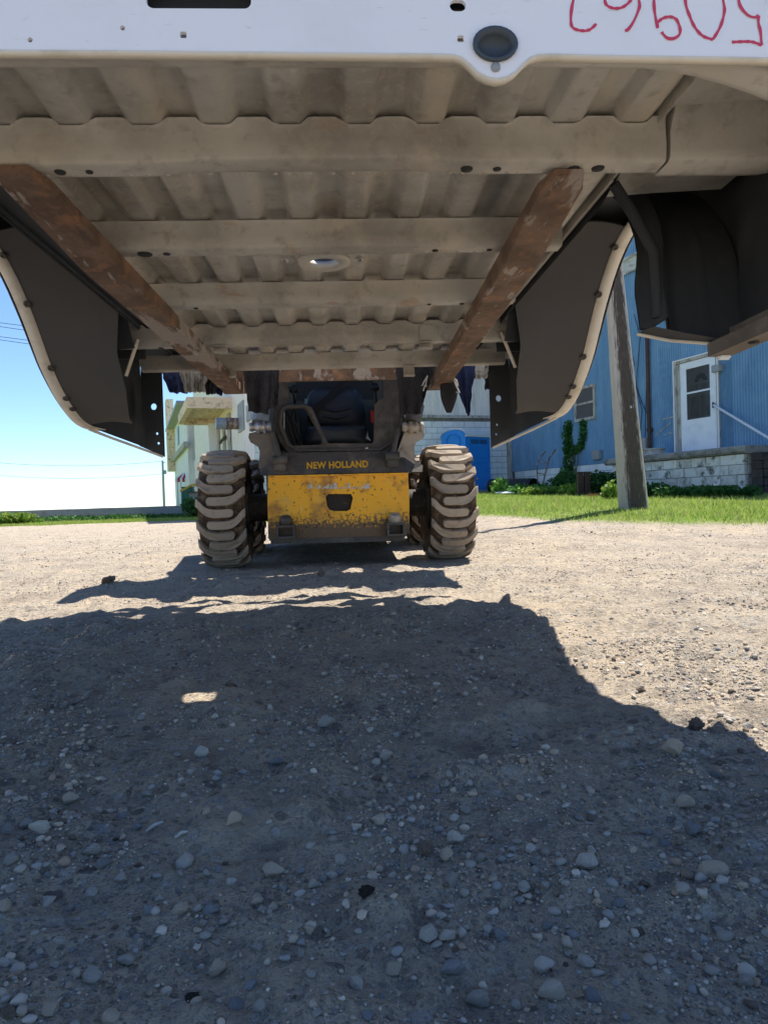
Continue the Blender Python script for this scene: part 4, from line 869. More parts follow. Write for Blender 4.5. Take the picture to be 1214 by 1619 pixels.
    for yy in (1.42, 1.30, 1.16): TB.part('hole', MB().lathe([(0, 0), (0, .010), (.003, .011)], (sx*(.90+.085*(1.53-yy)/.53), yy, .757+.043*(1.53-yy)/.53-.0185), (0, 0, 1), 12), 'dark_recess')
    TB.part('brace', MB().tube([(sx*.672, 1.52, 1.12), (sx*.72, 1.535, 1.06), (sx*.762, 1.53, .975), (sx*.765, 1.525, .83)], .012, 8), 'wheelhouse_black')
    TB.part('clip', MB().box((sx*.895, 1.515, .735), (sx*.925, 1.530, .775), .004), 'trim_white')
    # inner front pocket wall from the outrigger down
    TB.part('pocket_wall', MB().sheet([[(sx*.97, y, z) for z in (.79, .95, 1.13)] for y in (1.0, 1.25, 1.56)], False), 'wheelhouse_black')
    # rear end cap: concave pocket between outer skin and the inner end flange
    cap = MB(); rows = []
    for s_ in np.linspace(0, 1, 14):
        zb_ = .785*(1-s_)+.73*s_; y_ = 3.02*(1-s_)+3.34*s_; x_ = .972*(1-s_)+.862*s_
        r_ = []
        for t in np.linspace(0, 1, 12):
            z_ = zb_+(1.16-zb_)*t; dent = .10*sin(pi*min(1, s_*1.15))*sin(pi*min(1, t*1.1+.02)); r_.append((sx*(x_+.02*t*(1-s_)), y_+dent+.03*t*(1-s_), z_))
        rows.append(r_)
    cap.sheet(rows, True); TB.part('end_cap', cap, 'wheelhouse_black')
    ef = MB(); fl = [(.79, .70), (.79, 1.12), (.845, 1.12), (.86, .72)]
    def circ(cx, cz, r, n=14): return [(cx+r*cos(2*pi*k/n), cz+r*1.15*sin(2*pi*k/n)) for k in range(n)]
    flx = [(sx*a_, b_) for a_, b_ in [(.765, .68), (.765, 1.10), (.86, 1.12), (.88, .735)]]
    hl = [[(sx*a_, b_) for a_, b_ in circ(.808, .915, .013)], [(sx*a_, b_) for a_, b_ in circ(.797, .79, .005)], [(sx*a_, b_) for a_, b_ in circ(.792, .745, .005)]]
    ef.plate(flx, hl, .004, Matrix.Translation((0, 3.345, 0))); TB.part('end_flange', ef, 'wheelhouse_black')
    TB.part('bottom_hem', MB().tube([(sx*.978, 2.98, .778), (sx*.93, 3.12, .752), (sx*.86, 3.25, .72), (sx*.775, 3.345, .682)], .006, 8), 'primer_edge')
    TB.part('support_strap', MB().bar((sx*.665, 2.62, 1.06), (sx*.725, 2.66, .935), .014, .004), 'primer_edge')
    # push pins
    for yy, zz in ((2.215, 1.243), (2.385, 1.130), (2.565, .945), (2.69, .853), (2.755, .822)):
        i = min(range(len(AR)), key=lambda q: abs(AR[q][0]-yy)); d = Vector((0, AR[min(i+1, len(AR)-1)][0]-AR[i-1][0], AR[min(i+1, len(AR)-1)][1]-AR[i-1][1])).normalized(); nrm_ = Vector((0, d.z, -d.y))
        if nrm_.z > 0: nrm_ = -nrm_
        c_ = Vector((sx*(XO-.034), AR[i][0], AR[i][1])); TB.part('push_pin', MB().lathe([(0, .0125), (.004, .012), (.006, .007), (.0062, .0055), (.004, .004), (.004, 0)], c_, nrm_, 16), 'push_pin')
    # box side where the floor ends
    TB.part('end_gusset', MB().box((sx*.67, 2.72, 1.01), (sx*.80, 2.735, 1.12)), 'wheelhouse_black')
TB.part('far_panel', MB().box((-.98, 3.352, 1.12), (.98, 3.362, 1.60)).box((-.99, 3.34, 1.58), (.99, 3.38, 1.62)).box((-.76, 3.30, 1.098), (.76, 3.352, 1.115)), 'white_paint')
# near white panel
YP = .93
def onp(px, py, y=YP): h = hit(BED, px, py, 1, y); return (h.x, h.z)
bot = [(-420, 84), (0, 79), (200, 80), (400, 82), (600, 84), (700, 85), (718, 86), (730, 90), (742, 100), (755, 113), (770, 121), (785, 124), (800, 121), (814, 113), (826, 100), (838, 90), (850, 86), (870, 85), (950, 87), (1214, 91), (1330, 93)]
lower = [onp(*p) for p in bot]
lower = [(-.985, .80), (-.93, .80), (-.90, lower[0][1])]+[q for q in lower if -.86 < q[0] < .72]+[(.74, lower[-1][1]), (.80, lower[-1][1]-.02), (.86, .95), (.90, .80), (.985, .80)]
outl = lower+[(.985, 1.60), (-.985, 1.60)]
def rrect(px0, py0, px1, py1, r=.3, n=4):
    a_ = onp(px0, py1); b_ = onp(px1, py0); rr_ = r*min(b_[0]-a_[0], b_[1]-a_[1]); out = []
    for cx, cz, t0 in ((b_[0]-rr_, b_[1]-rr_, 0), (a_[0]+rr_, b_[1]-rr_, pi/2), (a_[0]+rr_, a_[1]+rr_, pi), (b_[0]-rr_, a_[1]+rr_, 1.5*pi)):
        for k in range(n+1): t = t0+k*pi/2/n; out.append((cx+rr_*cos(t), cz+rr_*sin(t)))
    return out
holes = [rrect(232, -30, 396, 13, .25), rrect(711, 0, 736, 18, .5), rrect(285, 50, 295, 60, .2), rrect(723, 56, 733, 66, .2), rrect(190, 40, 198, 48, .5), rrect(44, 59, 52, 67, .5), rrect(750, 47, 814, 96, .5, 6)]
TB.part('near_panel', MB().plate(outl, holes, .006, Matrix.Translation((0, YP, 0))), 'white_paint')
TB.part('panel_backing', MB().box((-.90, YP+.03, 1.11), (.90, YP+.034, 1.58)), 'dark_recess')
hem = MB(); rows = []
for (x, z) in [q for q in lower if -.86 < q[0] < .75]: rows.append([(x, YP-.001, z), (x, YP-.002, z-.0035), (x, YP+.004, z-.006), (x, YP+.014, z-.003), (x, YP+.014, z+.004)])
hem.sheet(rows, True); TB.part('hem', hem, 'primer_edge')
pc = onp(782, 72); 
def oval(sa, sb, y, n=24): return [(pc[0]+sa*cos(2*pi*k/n)*1.0, y, pc[1]+sb*sin(2*pi*k/n)) for k in range(n+1)]
pl_ = MB().sheet([oval(.0295, .0225, YP-.001), oval(.030, .023, YP-.005), oval(.026, .019, YP-.006), oval(.0215, .0145, YP+.001), oval(.019, .012, YP+.008), oval(.0001, .0001, YP+.008)], True)
TB.part('oval_plug', pl_, 'plug_rubber')
TB.part('rivet', MB().lathe([(0, .0065), (-.002, .006), (-.002, 0)], (onp(783, 107)[0], YP-.001, onp(783, 107)[1]), (0, 1, 0), 14), 'galv_grey')
# flange tube behind the panel, sweeping down at the right corner
fz = hit(BED, 500, 100, 1, .99).z
ft_ = MB(); rows = []
for t in np.linspace(0, 1, 60):
    x = -.95+1.90*t; ax = abs(x); drop = .17*max(0, (ax-.50)/.45)**1.7; z = 1.078-drop; rad = .022+.004*max(0, (ax-.5)/.4)
    rows.append([(x, .99+.028*cos(a_)*1.0+drop*.1, z+rad*sin(a_)) for a_ in np.linspace(0, 2*pi, 13)])
ft_.sheet(rows, True); TB.part('flange_tube', ft_, 'underbody_beam')
for (px, wd_) in ((955, .012), (30, .012)):
    h = hit(BED, px, 100, 1, .965); TB.part('tab', MB().bar((h.x-.012, .957, 1.062), (h.x+.014, .957, 1.098), .004, .008), 'primer_edge')
h = hit(BED, 1050, 104, 1, .965); TB.part('bracket', MB().box((h.x-.05, .9555, 1.062), (h.x+.03, .9595, 1.098), .002).box((h.x+.005, .951, 1.078), (h.x+.02, .956, 1.09)), 'underbody_beam')
# marker number (upside down on the panel)
def stroke(pts, k=5, wpx=4.6):
    P_ = densify([tuple(map(float, p)) for p in pts], k); rows = []
    for i, p in enumerate(P_):
        a_ = P_[max(i-1, 0)]; b_ = P_[min(i+1, len(P_)-1)]; d = Vector((b_[0]-a_[0], b_[1]-a_[1])); d = d.normalized() if d.length > 0 else Vector((1, 0)); n_ = Vector((-d.y, d.x))*wpx*(.5+.10*sin(i*.9+p[0]*.3))
        q0 = onp(p[0]+n_.x, p[1]+n_.y); q1 = onp(p[0]-n_.x, p[1]-n_.y); rows.append([(q0[0], YP-.0006, q0[1]), (q1[0], YP-.0006, q1[1])])
    return rows
digits = [
    [[(940, -70), (925, -40), (908, -5), (903, 15), (902, 35), (906, 45), (920, 49), (932, 47), (942, 38)], [(940, -70), (925, -72), (905, -66)]],
    [[(955, -3), (958, 8), (970, 13.5), (985, 11), (998, -2), (1003, -22), (988, -38), (965, -34), (955, -18), (955, -3)], [(1003, -22), (1010, 5), (1008, 18), (1000, 36), (992, 47), (987, 49)]],
    [[(1040, -72), (1034, -40), (1033, -5), (1034, 18), (1039, 45)], [(1039, 36), (1046, 30), (1057, 27), (1068, 31), (1074, 45), (1073, 55), (1065, 61), (1055, 61), (1048, 55), (1045, 51)]],
    [[(1126, 63), (1138, 42), (1144, 20), (1143, 5), (1135, -30), (1115, -60), (1095, -50), (1084, -20), (1083, 5), (1090, 27), (1098, 44), (1110, 57), (1126, 63)]],
    [[(1156, 67), (1178, 66), (1190, 67), (1203, 72)], [(1203, 72), (1201, 50), (1198, 38), (1198, 25)], [(1198, 25), (1192, 28), (1182, 25), (1172, 15), (1167, 3), (1166, -20), (1180, -45), (1205, -50)]],
]
for d_ in digits:
    m = MB()
    for j, s_ in enumerate(d_):
        r_ = stroke(s_); m.sheet([[(p[0], p[1]-.0002*j, p[2]) for p in q] for q in r_], False)
    TB.part('marker_digit', m, 'red_marker')
# sun-lit debris: weld spatter on the big beam
# ------------------------------------------------------------------ loader
SK = Thing('skid_steer_loader', 'muddy yellow and black skid steer loader holding the truck bed on its forks', 'skid steer loader', LOAD, (0, .55, 0))
def lp(px, py, y): return hit(LOAD, px, py, 1, y)
def pp_(px, py, y): h = lp(px, py, y); return (h.x, h.z)
YF = -.22
# yellow plate with the rectangular opening (material height is measured from the loader's base)
outl = [pp_(424, 755, YF), pp_(423, 800, YF), pp_(426, 855, YF), pp_(640, 850, YF), pp_(647, 835, YF), pp_(647, 790, YF), pp_(645, 750, YF)]
hole = [pp_(*q, YF) for q in ((519, 781), (515, 786), (517, 800), (521, 806), (528, 808), (549, 808), (554, 805), (558, 787), (555, 781))]
MATS['loader_yellow'].node_tree  # dirt gradient uses object z
bh = [[(pp_(px, py, YF)[0]+.006*cos(t), pp_(px, py, YF)[1]+.006*sin(t)) for t in np.linspace(0, 2*pi, 9)[:-1]] for px, py in ((513, 781), (559, 779), (520, 814), (554, 812), (484, 834), (500, 833), (576, 830), (592, 829))]
# mesh z is kept around the middle of the plate so the dirt gradient is in its own coordinates
def apart(name, mb, m, origin, parent=None, label=None):
    o = link(name, mb.mesh(name, m, origin), parent or SK.root); o.location = Vector(origin)-SK.base
    if label: o['label'] = label
    return o
pm = MB().plate(outl, [hole]+bh, .02, Matrix.Translation((0, YF, 0)))
apart('front_plate', pm, 'loader_yellow', (0, YF, .74))
SK.part('recess', MB().box((-.22, YF+.03, .30), (.22, YF+.12, .56)), 'rim_dark')
SK.part('plate_edge', MB().bar((outl[0][0], YF-.003, outl[0][1]+.006), (outl[-1][0], YF-.003, outl[-1][1]+.006), .03, .012), 'loader_yellow')
SK.part('bottom_edge', MB().bar((outl[2][0]+.01, YF+.01, outl[2][1]-.005), (outl[3][0]-.005, YF+.01, outl[3][1]-.005), .05, .035), 'loader_dark')
# chassis
SK.part('chassis', MB().box((-.46, YF+.14, .24), (.46, 1.75, .78)).box((-.50, YF+.02, .20), (-.46, 1.6, .70)).box((.46, YF+.02, .20), (.50, 1.6, .70)), 'loader_dark')
SK.part('belly_pan', MB().box((-.44, YF+.12, .20), (.44, 1.7, .238)), 'loader_dark')
# dark nose above the plate, slightly raked
def nose():
    y0, y1 = YF-.005, YF+.045
    pts = [(424, 751, y0), (645, 746, y0), (670, 746, y0+.02), (668, 735, y1), (636, 713, y1), (440, 716, y1), (408, 735, y1), (411, 751, y0+.02)]
    V_ = [lp(*q) for q in pts]; back = [Vector((v.x, YF+.16, v.z)) for v in V_]
    m = MB().add(V_+back, [(0, 1, 4, 5), (1, 2, 3, 4), (7, 0, 5, 6)]+[(i, (i+1) % 8, (i+1) % 8+8, i+8) for i in range(8)]+[tuple(range(15, 7, -1))]); SK.part('nose_panel', m, 'loader_dark')
nose()
def lettering():
    cu = bpy.data.curves.new('t', 'FONT'); cu.body = 'NEW HOLLAND'; cu.size = 1; cu.extrude = .02; cu.offset = .032; cu.align_x = 'CENTER'; cu.space_character = 1.06
    m = MB().curve(cu, Matrix.Identity(4)); xs = [v.x for v in m.v]; zs = [v.y for v in m.v]; wd, hd = max(xs)-min(xs), max(zs)-min(zs)
    a_ = lp(485, 735, YF); b_ = lp(582, 734, YF); zc = (a_.z+b_.z)/2
    for v in m.v:
        x = (v.x-(max(xs)+min(xs))/2)/wd*(b_.x-a_.x)+(a_.x+b_.x)/2; z = (v.y-(max(zs)+min(zs))/2)/hd*.050+zc; t = (zc+.075-z)
        v.xyz = (x, YF-.007+.30*(z-.64)+v.z*.05, z)
    SK.part('lettering', m, 'decal_yellow')
lettering()
wd_ = MB()
xx = 486
while xx < 585:
    wpx = random.uniform(1.5, 7); hh = random.uniform(.2, 1); drop = 1 if (530 < xx < 545 or 552 < xx < 558) else 0
    a_ = pp_(xx, 773, YF); b_ = pp_(xx+wpx, 773-2.5-hh*9*(0.15 if drop else 1), YF)
    wd_.add([(a_[0], YF-.0015, a_[1]), (b_[0], YF-.0015, a_[1]+random.uniform(0, .008)), (b_[0]+random.uniform(-.008, .004), YF-.0015, b_[1]), (a_[0]+random.uniform(-.004, .01), YF-.0015, b_[1]-random.uniform(0, .02))], [(0, 1, 2, 3)])
    xx += wpx+random.uniform(.2, 2)
SK.part('worn_sticker', wd_, 'decal_white')
# tie-down brackets at the plate's lower corners
for (px, py, m_, shiny) in ((453, 833, 'loader_dark', 0), (623, 829, 'loader_sunlit', 1)):
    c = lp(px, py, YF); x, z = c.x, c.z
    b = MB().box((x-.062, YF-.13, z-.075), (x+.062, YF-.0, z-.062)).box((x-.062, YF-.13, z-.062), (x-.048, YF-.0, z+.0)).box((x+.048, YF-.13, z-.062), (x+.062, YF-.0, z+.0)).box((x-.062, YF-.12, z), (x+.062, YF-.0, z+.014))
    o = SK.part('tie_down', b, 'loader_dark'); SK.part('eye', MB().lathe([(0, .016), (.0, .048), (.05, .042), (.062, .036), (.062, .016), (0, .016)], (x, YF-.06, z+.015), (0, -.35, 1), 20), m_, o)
# brackets at each side with pin and cylinder
def side_bracket(poly, m_, y):
    return MB().plate([pp_(a_, b_, y) for a_, b_ in poly], [], .03, Matrix.Translation((0, y, 0)))
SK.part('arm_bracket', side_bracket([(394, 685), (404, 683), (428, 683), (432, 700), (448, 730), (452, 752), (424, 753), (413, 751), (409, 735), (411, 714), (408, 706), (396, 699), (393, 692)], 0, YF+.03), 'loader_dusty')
SK.part('arm_bracket', side_bracket([(641, 679), (660, 677), (668, 679), (671, 688), (669, 693), (657, 700), (655, 706), (656, 745), (645, 748), (622, 735), (628, 715)], 0, YF+.03), 'loader_sunlit')
for (px, m_) in ((412, 'cylinder_grey'), (652, 'loader_sunlit')):
    b = lp(px, 672, YF+.02); t = lp(px+(2 if px < 500 else 6), 640, YF+.05)
    o = SK.part('cylinder', MB().tube([(t.x, YF+.06, 1.30), (t.x, YF+.05, t.z)], .05, 14).tube([(t.x, YF+.05, t.z), (b.x, YF+.02, b.z+.02)], .06, 14), 'cylinder_grey' if px < 500 else 'loader_dark')
    SK.part('pin', MB().lathe([(-.075, 0), (-.075, .03), (-.05, .034), (-.05, .028), (-.03, .028), (-.03, .038), (.03, .038), (.03, .028), (.05, .028), (.05, .034), (.075, .03), (.075, 0)], (b.x, YF+.0, b.z-.015), (1, 0, 0), 18), 'steel_worn' if px < 500 else 'loader_sunlit', o)
    SK.part('clevis', MB().box((b.x-.022, YF-.02, b.z-.06), (b.x-.008, YF+.05, b.z+.02)).box((b.x+.02, YF-.02, b.z-.06), (b.x+.036, YF+.05, b.z+.02)), m_, o)
# front pivots (dark knuckles in the nose)
for px, py in ((443, 728), (620, 722)):
    c = lp(px, py, YF); b = MB().box((c.x-.045, YF-.03, c.z-.075), (c.x+.045, YF+.01, c.z-.005), .008).tube([(c.x-.05, YF-.015, c.z+.0), (c.x+.05, YF-.015, c.z+.0)], .034, 14)
    b.tube([(c.x, YF-.01, c.z+.01), (c.x+(-.05 if px < 500 else .05), YF+.02, c.z+.20)], [.022, .018], 8); SK.part('door_hinge', b, 'loader_dark')
# cab door frame with its two openings
YC = YF+.09
cab = [(437, 590), (433, 640), (431, 672), (444, 700), (457, 716), (612, 715), (628, 700), (639, 665), (640, 640), (636, 590)]
op1 = [(449, 650), (453, 647), (478, 645), (484, 648), (509, 698), (507, 703), (462, 705), (452, 690), (446, 668)]
op2 = [(456, 598), (456, 640), (480, 638), (489, 642), (494, 652), (516, 699), (522, 701), (588, 701), (591, 698), (592, 640), (598, 634), (606, 630), (606, 598)]
SK.part('cab_front', MB().plate([pp_(a_, b_, YC) for a_, b_ in cab], [[pp_(a_, b_, YC) for a_, b_ in op1], [pp_(a_, b_, YC) for a_, b_ in op2]], .035, Matrix.Translation((0, YC, 0))), 'loader_dark')
TUB = MB().tube([lp(446, 648, YC-.01), lp(452, 643, YC-.012), lp(482, 642, YC-.012), lp(490, 646, YC-.012), lp(515, 702, YC-.01)], .017, 10); SK.part('door_tube', TUB, 'loader_dark')
TUB = MB().tube([lp(446, 648, YC-.01), lp(443, 670, YC-.012), lp(455, 703, YC-.012), lp(470, 712, YC-.01), lp(600, 711, YC-.01), lp(626, 695, YC-.01), lp(637, 662, YC-.01)], .015, 10); SK.part('door_tube', TUB, 'loader_dark')
xl = pp_(433, 640, YC)[0]; xr = pp_(640, 640, YC)[0]
SK.part('cab_side', MB().box((xl, YC+.04, .80), (xl+.02, 1.25, 1.32)).box((xl, YC+.04, 1.85), (xl+.02, 1.25, 1.95)).box((xl, .55, 1.32), (xl+.02, .62, 1.85)).box((xl, 1.18, 1.32), (xl+.02, 1.25, 1.85)), 'loader_dark')
SK.part('cab_side', MB().box((xr-.02, YC+.04, .80), (xr, 1.25, 1.32)).box((xr-.02, YC+.04, 1.85), (xr, 1.25, 1.95)).box((xr-.02, .55, 1.32), (xr, .62, 1.85)).box((xr-.02, 1.18, 1.32), (xr, 1.25, 1.85)), 'loader_dark')
SK.part('cab_post', MB().box((xl, YC, 1.32), (xl+.07, YC+.08, 1.95)), 'loader_dark'); SK.part('cab_post', MB().box((xr-.07, YC, 1.32), (xr, YC+.08, 1.95)), 'loader_dark')
SK.part('cab_roof', MB().box((xl-.02, YC-.03, 1.95), (xr+.02, 1.3, 2.02), .02), 'loader_dark')
SK.part('cab_floor', MB().box((xl+.02, YC+.04, .79), (xr-.02, 1.22, .82)), 'loader_dark')
SK.part('cab_rear', MB().box((xl+.02, 1.20, .82), (xr-.02, 1.235, 1.36)).box((xl+.02, 1.20, 1.36), (xl+.12, 1.235, 1.9)).box((xr-.12, 1.20, 1.36), (xr-.02, 1.235, 1.9)), 'cab_grey')
SK.part('rear_window', MB().box((xl+.12, 1.21, 1.36), (xr-.12, 1.218, 1.9)), 'black_plastic')
vt = MB()
for k in range(4): vt.box((-.24+.13*k, 1.17, 1.33), (-.24+.13*k+.115, 1.198, 1.375))
SK.part('rear_vent', vt, 'galv_grey')
# seat
def blob(poly, y, depth, nz=9, sm=.16):
    P_ = [pp_(a_, b_, y) for a_, b_ in poly]; P_ = densify(P_+[P_[0]], 3)[:-1]; cx = sum(p[0] for p in P_)/len(P_); cz = sum(p[1] for p in P_)/len(P_); m = MB(); rows = []
    for t in np.linspace(0, 1, nz):
        a_ = t*pi/2; s_ = 1-.0+(-1)*(1-cos(a_))*sm*2.2 if t < 1 else .0; s_ = cos(a_)**.45 if t < 1 else 0; s_ = max(s_, .0); rows.append([(cx+(p[0]-cx)*s_, y-depth*sin(a_), cz+(p[1]-cz)*s_) for p in P_+[P_[0]]])
    back = [[(p[0], y+.08, p[1]) for p in P_+[P_[0]]]]; m.sheet(back+rows, True); return m
YS = .62
SK.part('seat_back', blob([(485, 640), (487, 625), (498, 614), (515, 611), (545, 611), (562, 616), (572, 628), (576, 645), (577, 668), (560, 678), (510, 678), (490, 668)], YS, .07), 'seat_vinyl')
SK.part('lumbar_pad', MB().tube([lp(508, 646, YS-.06), lp(530, 650, YS-.075), lp(556, 645, YS-.06)], .014, 8).tube([lp(512, 658, YS-.06), lp(530, 661, YS-.075), lp(552, 657, YS-.06)], .014, 8), 'seat_vinyl')
SK.part('seat_cushion', blob([(482, 690), (485, 678), (500, 674), (560, 674), (578, 676), (582, 690), (580, 704), (486, 705)], YS-.32, .10), 'seat_vinyl')
bp = [lp(552, 596, YS-.14), lp(530, 618, YS-.12), lp(510, 637, YS-.11), lp(493, 652, YS-.10), lp(490, 668, YS-.05)]
bl = MB()
for i in range(4): bl.bar(bp[i], bp[i+1], .048, .006, (0, -1, 0))
SK.part('seat_belt', bl, 'black_plastic')
for (px, py) in ((464, 615), (593, 612)):
    c = lp(px, py, .25); o = SK.part('joystick', MB().lathe([(-.03, .0), (-.03, .022), (-.015, .034), (.01, .036), (.028, .025), (.034, .0)], (c.x, .25, c.z), (0, 0, 1), 16).tube([(c.x, .25, c.z-.02), (c.x+.02, .28, c.z-.25)], .009, 8).tube([(c.x+.02, .28, c.z-.25), (c.x+.02, .33, .82)], .03, 8), 'black_plastic')
SK.part('red_latch', MB().box((lp(589, 655, .1).x-.012, .1, lp(589, 655, .1).z-.06), (lp(589, 655, .1).x+.012, .14, lp(589, 655, .1).z+.03)), 'red_plastic')
hs = MB()
for (pts) in (((450, 606), (462, 618), (468, 635), (464, 660), (470, 700)), ((455, 650), (463, 668), (468, 690), (474, 703)), ((452, 660), (458, 680), (466, 704)), ((468, 640), (462, 660), (472, 682), (478, 704))): hs.tube([lp(a_, b_, .05+.02*i_) for i_, (a_, b_) in enumerate(pts)], .008, 6)
SK.part('hose', hs, 'black_plastic'); SK.part('console', MB().box((xl+.03, .12, .82), (xl+.15, .9, 1.06), .02), 'cab_grey'); SK.part('console', MB().box((xr-.15, .12, .82), (xr-.03, .9, 1.06), .02), 'black_plastic')
SK.part('grab_rod', MB().tube([lp(449, 605, YC+.06), lp(449, 680, YC+.06)], .007, 6), 'steel_worn')
# engine hood and rear
SK.part('rear_body', MB().box((-.50, 1.30, .45), (.50, 1.95, 1.25), .04), 'loader_dark')
for sx in (-1, 1):
    SK.part('rear_tower', MB().add([(sx*.50, 1.0, .70), (sx*.62, 1.0, .70), (sx*.62, 1.9, .70), (sx*.50, 1.9, .70), (sx*.50, 1.35, 1.92), (sx*.62, 1.35, 1.92), (sx*.62, 1.75, 1.92), (sx*.50, 1.75, 1.92)], [(0, 1, 5, 4), (1, 2, 6, 5), (2, 3, 7, 6), (3, 0, 4, 7), (4, 5, 6, 7), (3, 2, 1, 0)]), 'loader_dark')
    SK.part('lift_arm', MB().bar((sx*.70, 1.55, 1.85), (sx*.62, -.15, 1.46), .10, .19).bar((sx*.62, -.10, 1.46), (sx*.52, -1.28, 1.22), .09, .16).bar((sx*.52, -1.22, 1.24), (sx*.50, -1.42, 1.10), .09, .15), 'loader_dark')
    SK.part('tilt_cylinder', MB().tube([(sx*.44, -.25, 1.50), (sx*.42, -1.30, 1.36)], .035, 12), 'loader_dark')
SK.part('shadow_cross_tube', MB().tube([(-.78, -.42, 1.56), (.72, -.42, 1.56)], .075, 14), 'loader_dark')  # hidden tube added to throw a shadow strip in front of the loader
SK.part('shadow_coupler', MB().box((-.66, -.94, 1.26), (.62, -.82, 1.38), .02), 'loader_dark')  # unseen bar added and placed for the shadow band beyond the bed
# fork carriage and forks are laid out with the bed
B2L = LOAD.inverted() @ BED
cg = MB().box((-.52, 3.60, 1.065), (.50, 3.64, 1.14)).box((-.52, 3.62, 1.46), (.50, 3.66, 1.54)).box((-.45, 3.64, 1.13), (-.38, 3.69, 1.47)).box((.33, 3.64, 1.13), (.40, 3.69, 1.47)); SK.part('fork_carriage', cg.xf(B2L), 'rusty_steel')
lg = MB()
for x in (-.50, -.36, .30, .44): lg.bar((x, 3.66, 1.2), (x, 3.66, 1.62), .03, .03)
SK.part('load_guard', lg.xf(B2L), 'rusty_steel')
def fork(x0, y0, x1):
    m = MB(); rows = []
    for t in np.linspace(0, 1, 40):
        y = y0+(3.50-y0)*t; x = x0+(x1-x0)*t; s = min(1, (y-y0)/.05); wdt = .086*(.62+.38*sqrt(max(0, 1-(1-s)**2))); th = .012+.030*min(1, (y-y0)/.45); zt = ZB-.003; e = .0022*mnoise.noise(Vector((y*9, x, 0)))
        hw = wdt/2; rows.append([(x-hw, y, zt), (x-hw-e, y, zt-th+.004), (x-hw+.004, y, zt-th), (x+hw-.004, y, zt-th), (x+hw+e, y, zt-th+.004), (x+hw, y, zt), (x-hw, y, zt)])
    m.sheet(rows, False); m.add(rows[0][:6], [tuple(range(6))]); m.add(rows[-1][:6], [tuple(range(6))[::-1]])
    m.box((x1-.047, 3.50, ZB-.045), (x1+.047, 3.545, 1.55)); SK.part('fork', m.xf(B2L), 'rusty_steel')
fork(-.478, 1.237, -.465); fork(.490, 1.267, .548)
# wheels
R_T, W_T, NL = .395, .315, 16
def tire_meshes():
    hw = W_T/2; prof = [(-hw+.03, .21), (-hw+.008, .26), (-hw, .31), (-hw+.004, .355), (-hw+.02, .376), (-hw*.5, .388), (-.03, .392), (-.025, .402), (.025, .402), (.03, .392), (hw*.5, .388), (hw-.02, .376), (hw-.004, .355), (hw, .31), (hw-.008, .26), (hw-.03, .21)]
    body = MB().lathe(prof, (0, 0, 0), (1, 0, 0), 64).mesh('tire_body', 'tire_mud')
    rim = MB().lathe([(-hw+.03, .215), (-hw+.02, .225), (-hw+.03, .20), (-.02, .19), (-.01, .10), (.03, .09), (.04, 0), (.05, .0), (.06, .1), (.03, .19), (hw-.03, .20), (hw-.02, .225), (hw-.03, .215)], (0, 0, 0), (1, 0, 0), 32)
    for k in range(8): t = 2*pi*k/8; rim.tube([(-.03, .14*cos(t), .14*sin(t)), (.075, .14*cos(t), .14*sin(t))], .012, 6)
    rim = rim.mesh('rim', 'rim_dark')
    # lug: outline in (u across, s along the circumference), from the shoulder past the centre
    top = densify([(-.163, .100), (-.150, .095), (-.125, .068), (-.092, .034), (-.03, .019), (.03, .020), (.070, .020), (.084, .012)], 2); botl = densify([(.089, -.005), (.082, -.028), (.06, -.037), (.0, -.038), (-.05, -.037), (-.09, -.024), (-.125, .006), (-.150, .034), (-.163, .044)], 2)
    P_ = top+botl
    def crown(u, top_): return (.425 if top_ else .383)-.021*(abs(u)/.16)**2.6-(.008 if top_ and abs(u) > .15 else 0)
    m = MB(); n = len(P_); cu_, cs_ = sum(p[0] for p in P_)/n, sum(p[1] for p in P_)/n
    def pos(u, s, r): a_ = s/.42; return (u, r*sin(a_), r*cos(a_))
    lo = [pos(u*1.01, s+(s-cs_)*.10, crown(u, False)) for u, s in P_]; mi = [pos(u, s, crown(u, True)-.006) for u, s in P_]; hi = [pos(u+(cu_-u)*.025, s+(cs_-s)*.10, crown(u, True)) for u, s in P_]
    m.add(lo+mi+hi, [(i, (i+1) % n, (i+1) % n+n, i+n) for i in range(n)]+[(i+n, (i+1) % n+n, (i+1) % n+2*n, i+2*n) for i in range(n)])
    # top surface: pair top edge with bottom edge
    nt_, nb_ = len(top), len(botl)
    tt = hi[:nt_]; bb = hi[nt_:][::-1]; k = 12
    def resample(L, k): return [Vector(L[min(int(q*(len(L)-1)), len(L)-2)]).lerp(Vector(L[min(int(q*(len(L)-1)), len(L)-2)+1]), q*(len(L)-1)-min(int(q*(len(L)-1)), len(L)-2)) for q in np.linspace(0, 1, k)]
    m.add(hi, [tuple(range(n))[::-1]])
    lug = m.mesh('lug', 'tire_tread')
    return body, rim, lug
body_m, rim_m, lug_m = tire_meshes()
def mud_mesh(seed):
    r = random.Random(seed); m = MB()
    for k in range(240):
        a_ = r.random()*2*pi; u = r.choice((-1, 1))*r.uniform(.03, .165); rr_ = .383+r.uniform(0, .012)-.012*(abs(u)/.16)**3; s = r.uniform(.004, .012)
        c_ = Vector((u, rr_*sin(a_), rr_*cos(a_))); bm = bmesh.new(); bmesh.ops.create_icosphere(bm, subdivisions=1, radius=s)
        for v in bm.verts: v.co = v.co*r.uniform(.6, 1.3)+c_
        m.bm(bm)
    return m.mesh('mud', 'tire_mud')
mud_m = mud_mesh(3)
